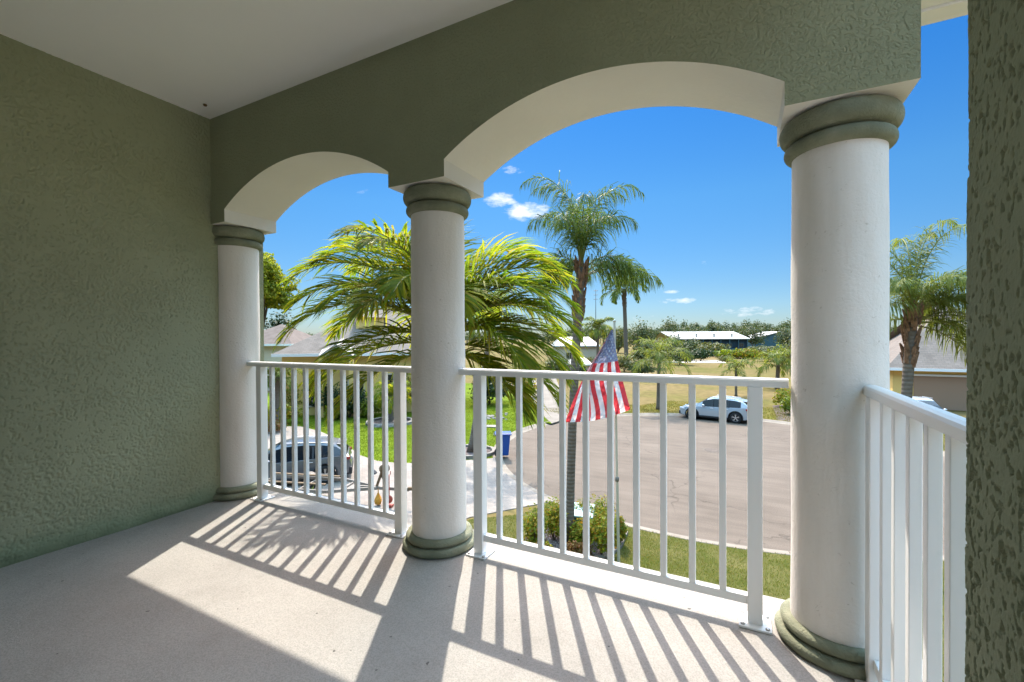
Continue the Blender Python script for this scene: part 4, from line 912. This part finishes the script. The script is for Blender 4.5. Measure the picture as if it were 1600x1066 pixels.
mb = MB(); mb.add([(-.6, -.5, 4.1), (L*.58, -.5, 7.2), (L+.6, -.5, 4.3), (-.6, 14.5, 4.1), (L*.58, 14.5, 7.2), (L+.6, 14.5, 4.3), (-.6, -.5, 4.4), (L*.58, -.5, 7.5), (L+.6, -.5, 4.6), (-.6, 14.5, 4.4), (L*.58, 14.5, 7.5), (L+.6, 14.5, 4.6)], [(6, 7, 10, 9), (7, 8, 11, 10), (0, 1, 7, 6), (1, 2, 8, 7), (3, 4, 1, 0), (4, 5, 2, 1)]); mb.build('roof', M['white_metal'], t)
mb = MB(); mb.box((L*.62, -.05, 3), (1.2, .1, 1.2)); mb.build('window', M['window'], t)
# mast
b = at_xy(931, 190, .1); ht = at(931, 453, 190).z
t = thing('radio_mast', 'thin grey radio mast above the trees left of the flag', 'mast', b)
mb = MB(); mb.tube([(0, 0, 0), (0, 0, ht)], [.22, .10], 8)
mb.build('shaft', M['mast'], t, True)
for k in range(3): mb = MB(); mb.tube([(-.9, 0, ht*(.84+.07*k)), (.9, 0, ht*(.84+.07*k))], .1, 6); mb.build('antenna_arm', M['mast'], t)

# ------------------------------------------------------------------ field scrub and far wood
def scrub(px, d, w, h, m, lab, n=900, name='bush', group='scrub bushes across the field', s=None):
    p = at_xy(px, d, .1); r = w/FPX*d/2; bush(name, lab, 'bush', p, r, r*.8, h, n, s or max(.25, r*.16), M[m], group, .35, 5)
scrub(1012, 78, 62, 4.2, 'leaf_scrub', 'big olive scrub bush right of the flagpole top', 2200)
scrub(975, 70, 40, 2.6, 'leaf_scrub', 'dark scrub clump directly right of the flag', 1300)
scrub(1062, 86, 46, 3.4, 'leaf_wood', 'scrub bush just right of the small verge palm, before the long building', 1300)
scrub(1095, 100, 44, 2.6, 'leaf_dark', 'dark low bush above the sandy path', 1300)
scrub(1112, 125, 60, 3.6, 'leaf_scrub', 'pale bush against the middle of the long building', 1400)
scrub(1165, 108, 50, 2.3, 'leaf_bush', 'bright green low bush right of the sandy path', 1200)
scrub(1190, 120, 60, 2.6, 'leaf_scrub', 'wide low scrub under the long building right end', 1300)
scrub(1222, 80, 40, 3.6, 'leaf_lime', 'bright shrub left of the corner column beyond the verge', 1200)
scrub(1240, 70, 40, 5.0, 'leaf_scrub', 'tall olive shrub half behind the corner column', 1400)
scrub(1135, 90, 30, 1.7, 'leaf_scrub', 'small grey green bush at the end of the sandy path', 800)
scrub(915, 72, 40, 2.2, 'leaf_scrub', 'scrub bush behind the low white roofed shed', 1000)
scrub(1080, 135, 50, 4.2, 'leaf_wood', 'rounded bush at the left end of the long building', 1000)
scrub(1050, 150, 40, 6.2, 'leaf_wood', 'taller bush hiding the left corner of the long building', 1000)
scrub(905, 58, 30, 2.0, 'leaf_dark', 'dark green bush in front of the low white roofed shed', 900)
scrub(945, 88, 36, 3.6, 'leaf_scrub', 'scrub bush filling the gap behind the flag top', 1100)
scrub(1000, 64, 46, 2.2, 'leaf_wood', 'low green scrub at the near edge of the dry field right of the flag', 1300)
scrub(1035, 96, 44, 4.4, 'leaf_scrub', 'tall scrub clump behind the small verge palm', 1400)
scrub(1150, 112, 70, 1.8, 'leaf_lime', 'long low yellow green scrub strip right of the sandy path', 1300)
scrub(1205, 96, 46, 2.2, 'leaf_bush', 'low green bush left of the bright shrub near the corner column', 1100)
scrub(870, 66, 46, 2.6, 'leaf_scrub', 'scrub bush behind the end of the far concrete driveway', 1200)
for i, (px, d, w, h, mt) in enumerate(((1003, 140, 44, 10, 'leaf_wood'), (965, 150, 50, 8, 'leaf_scrub'), (1178, 190, 34, 9, 'leaf_wood'), (1046, 215, 36, 13, 'leaf_wood'), (1232, 170, 40, 8, 'leaf_wood'))):
    scrub(px, d, w, h, mt, ('dark tree right of the distant palm trunk', 'scrubby tree just below the distant palm', 'tree between the long building and the barn', 'tree standing behind the left end of the long building', 'tree in front of the barn beside the corner column')[i], 1500, 'field_tree', 'single trees in front of the far wood')
b = at_xy(437, 60, .1); bush('field_tree', 'dark thin tree far behind the brown roofed house', 'tree', b, 2.0, 2.0, 8.2, 2600, .5, M['leaf_dark'], None, .4, 5)
mb = MB()
def wood(px0, px1, d0, d1, h0, h1, n):
    for i in range(n):
        px = px0+(px1-px0)*random.random(); d = random.uniform(d0, d1); h = random.uniform(h0, h1); p = at_xy(px, d, 0); r = random.uniform(2.6, 5)
        mb.tube([(p.x, p.y, 0), (p.x, p.y, h*.8)], [.3, .12], 4, 1)
        for k in range(4): leaf_cloud(mb, (p.x+random.uniform(-1, 1)*r*.6, p.y+random.uniform(-1, 1)*r*.6, h*random.uniform(.45, .88)), r*.7, r*.7, h*.17, 62, 1.15, .4)
wood(1040, 1330, 290, 380, 11, 18, 190); wood(880, 1060, 260, 380, 7.5, 12, 120); wood(300, 900, 280, 400, 7, 11, 190); wood(1330, 1800, 280, 380, 9, 14, 120)
wood(1050, 1300, 280, 300, 8, 12, 70)
tag(mb.build('far_wood', [M['leaf_wood'], M['bark']]), kind='stuff')

# ------------------------------------------------------------------ light, sky, camera
SEL = 54.0; sd = Vector((-.480*math.cos(R_(SEL)), .877*math.cos(R_(SEL)), math.sin(R_(SEL)))).normalized()
sl = bpy.data.lights.new('sun', 'SUN'); sl.energy = 2.0; sl.angle = R_(.5); sl.color = (1, .94, .84)
so = bpy.data.objects.new('sun', sl); C.objects.link(so); so.rotation_euler = (-sd).to_track_quat('-Z', 'Y').to_euler(); so.location = (0, 0, 30)
w = bpy.data.worlds.new('World'); scene.world = w; w.use_nodes = True; nt = w.node_tree
bg = nt.nodes['Background']; sky = nt.nodes.new('ShaderNodeTexSky'); sky.sky_type = 'NISHITA'; sky.sun_disc = False
sky.sun_elevation = R_(SEL); sky.sun_rotation = math.atan2(sd.x, sd.y); sky.air_density = 1.0; sky.dust_density = .25; sky.ozone_density = 2.5
class W_: node_tree = nt
hs = nt.nodes.new('ShaderNodeHueSaturation'); hs.inputs['Saturation'].default_value = 1.25; nt.links.new(sky.outputs[0], hs.inputs['Color'])
# a few small fair weather clouds, placed by direction
tc = nt.nodes.new('ShaderNodeTexCoord'); nrm = nt.nodes.new('ShaderNodeVectorMath'); nrm.operation = 'NORMALIZE'; nt.links.new(tc.outputs['Generated'], nrm.inputs[0])
mp = nt.nodes.new('ShaderNodeMapping'); mp.inputs['Scale'].default_value = (1, 1, 2.6); nt.links.new(nrm.outputs[0], mp.inputs['Vector'])
nz = nt.nodes.new('ShaderNodeTexNoise'); nz.inputs['Scale'].default_value = 34; nz.inputs['Detail'].default_value = 7; nz.inputs['Roughness'].default_value = .6; nt.links.new(mp.outputs[0], nz.inputs['Vector'])
def mth(op, a, b=None, clamp=False):
    n = nt.nodes.new('ShaderNodeMath'); n.operation = op; n.use_clamp = clamp
    for i, v in enumerate((a, b)):
        if v is None: continue
        if hasattr(v, 'is_output'): nt.links.new(v, n.inputs[i])
        else: n.inputs[i].default_value = v
    return n.outputs[0]
tot = None
for (px, py, rx, rz, k) in ((781, 313, 34, 13, 1.0), (824, 331, 44, 18, 1.15), (800, 266, 22, 8, .7), (1061, 470, 36, 6, .8), (1052, 455, 20, 5, .6), (1168, 487, 50, 10, .6), (1092, 411, 14, 5, .45), (1010, 500, 90, 8, .35), (560, 300, 30, 8, .3)):
    d = ray(px, py).normalized(); side = Vector((-d.y, d.x, 0)).normalized(); up = d.cross(side)
    def dotn(v):
        n = nt.nodes.new('ShaderNodeVectorMath'); n.operation = 'DOT_PRODUCT'; nt.links.new(nrm.outputs[0], n.inputs[0]); n.inputs[1].default_value = v; return n.outputs['Value']
    a = mth('MULTIPLY', dotn(side), FPX/rx); b = mth('MULTIPLY', dotn(up), FPX/rz)
    g = mth('SUBTRACT', 1.0, mth('ADD', mth('MULTIPLY', a, a), mth('MULTIPLY', b, b)), True)
    g = mth('MULTIPLY', g, mth('GREATER_THAN', dotn(d), 0)); g = mth('MULTIPLY', g, k)
    tot = g if tot is None else mth('MAXIMUM', tot, g)
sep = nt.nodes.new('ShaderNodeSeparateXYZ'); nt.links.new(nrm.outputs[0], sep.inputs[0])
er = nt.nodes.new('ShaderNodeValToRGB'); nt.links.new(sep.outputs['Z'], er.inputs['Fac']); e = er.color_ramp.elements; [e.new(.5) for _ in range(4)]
for x_, (p_, c_) in zip(e, ((0, (.107, .135, .190)), (.1, (.110, .147, .182)), (.28, (.114, .186, .214)), (.46, (.066, .175, .244)), (.62, (9.0, 5.1, 2.9)), (1, (9.0, 5.1, 2.9)))): x_.position = p_; x_.color = (*c_, 1)  # overhead sky, out of view, boosted as added fill light for the porch
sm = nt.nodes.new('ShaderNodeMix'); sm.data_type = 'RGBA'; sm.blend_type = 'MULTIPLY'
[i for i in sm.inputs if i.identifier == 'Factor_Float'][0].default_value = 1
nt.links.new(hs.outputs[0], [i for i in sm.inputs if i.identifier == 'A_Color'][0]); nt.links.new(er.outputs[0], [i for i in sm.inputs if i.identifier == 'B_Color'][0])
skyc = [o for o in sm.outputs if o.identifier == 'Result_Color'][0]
cl = mth('MULTIPLY', mth('SUBTRACT', mth('ADD', mth('MULTIPLY', tot, .42), nz.outputs['Fac']), .66), 3.0, True)
cl = mth('MULTIPLY', cl, mth('MINIMUM', mth('MULTIPLY', tot, 2.0), .85))
mx = nt.nodes.new('ShaderNodeMix'); mx.data_type = 'RGBA'
nt.links.new(cl, [i for i in mx.inputs if i.identifier == 'Factor_Float'][0]); nt.links.new(skyc, [i for i in mx.inputs if i.identifier == 'A_Color'][0])
[i for i in mx.inputs if i.identifier == 'B_Color'][0].default_value = (2.0, 2.05, 2.15, 1)
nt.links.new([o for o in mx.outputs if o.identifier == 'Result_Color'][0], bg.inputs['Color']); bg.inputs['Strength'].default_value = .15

cd = bpy.data.cameras.new('camera'); cd.sensor_width = 36; cd.lens = 36*FPX/1600; cd.clip_end = 8000; cd.clip_start = .02
co = bpy.data.objects.new('camera', cd); C.objects.link(co)
co.matrix_world = Matrix(((CR.x, CU.x, -CF.x, 0), (CR.y, CU.y, -CF.y, 0), (CR.z, CU.z, -CF.z, EYE), (0, 0, 0, 1)))
scene.camera = co
scene.view_settings.view_transform = 'Standard'; scene.view_settings.look = 'None'; scene.view_settings.gamma = 1
scene.view_settings.exposure = 2.03
scene.cycles.max_bounces = 10; scene.cycles.diffuse_bounces = 6; scene.cycles.transparent_max_bounces = 8
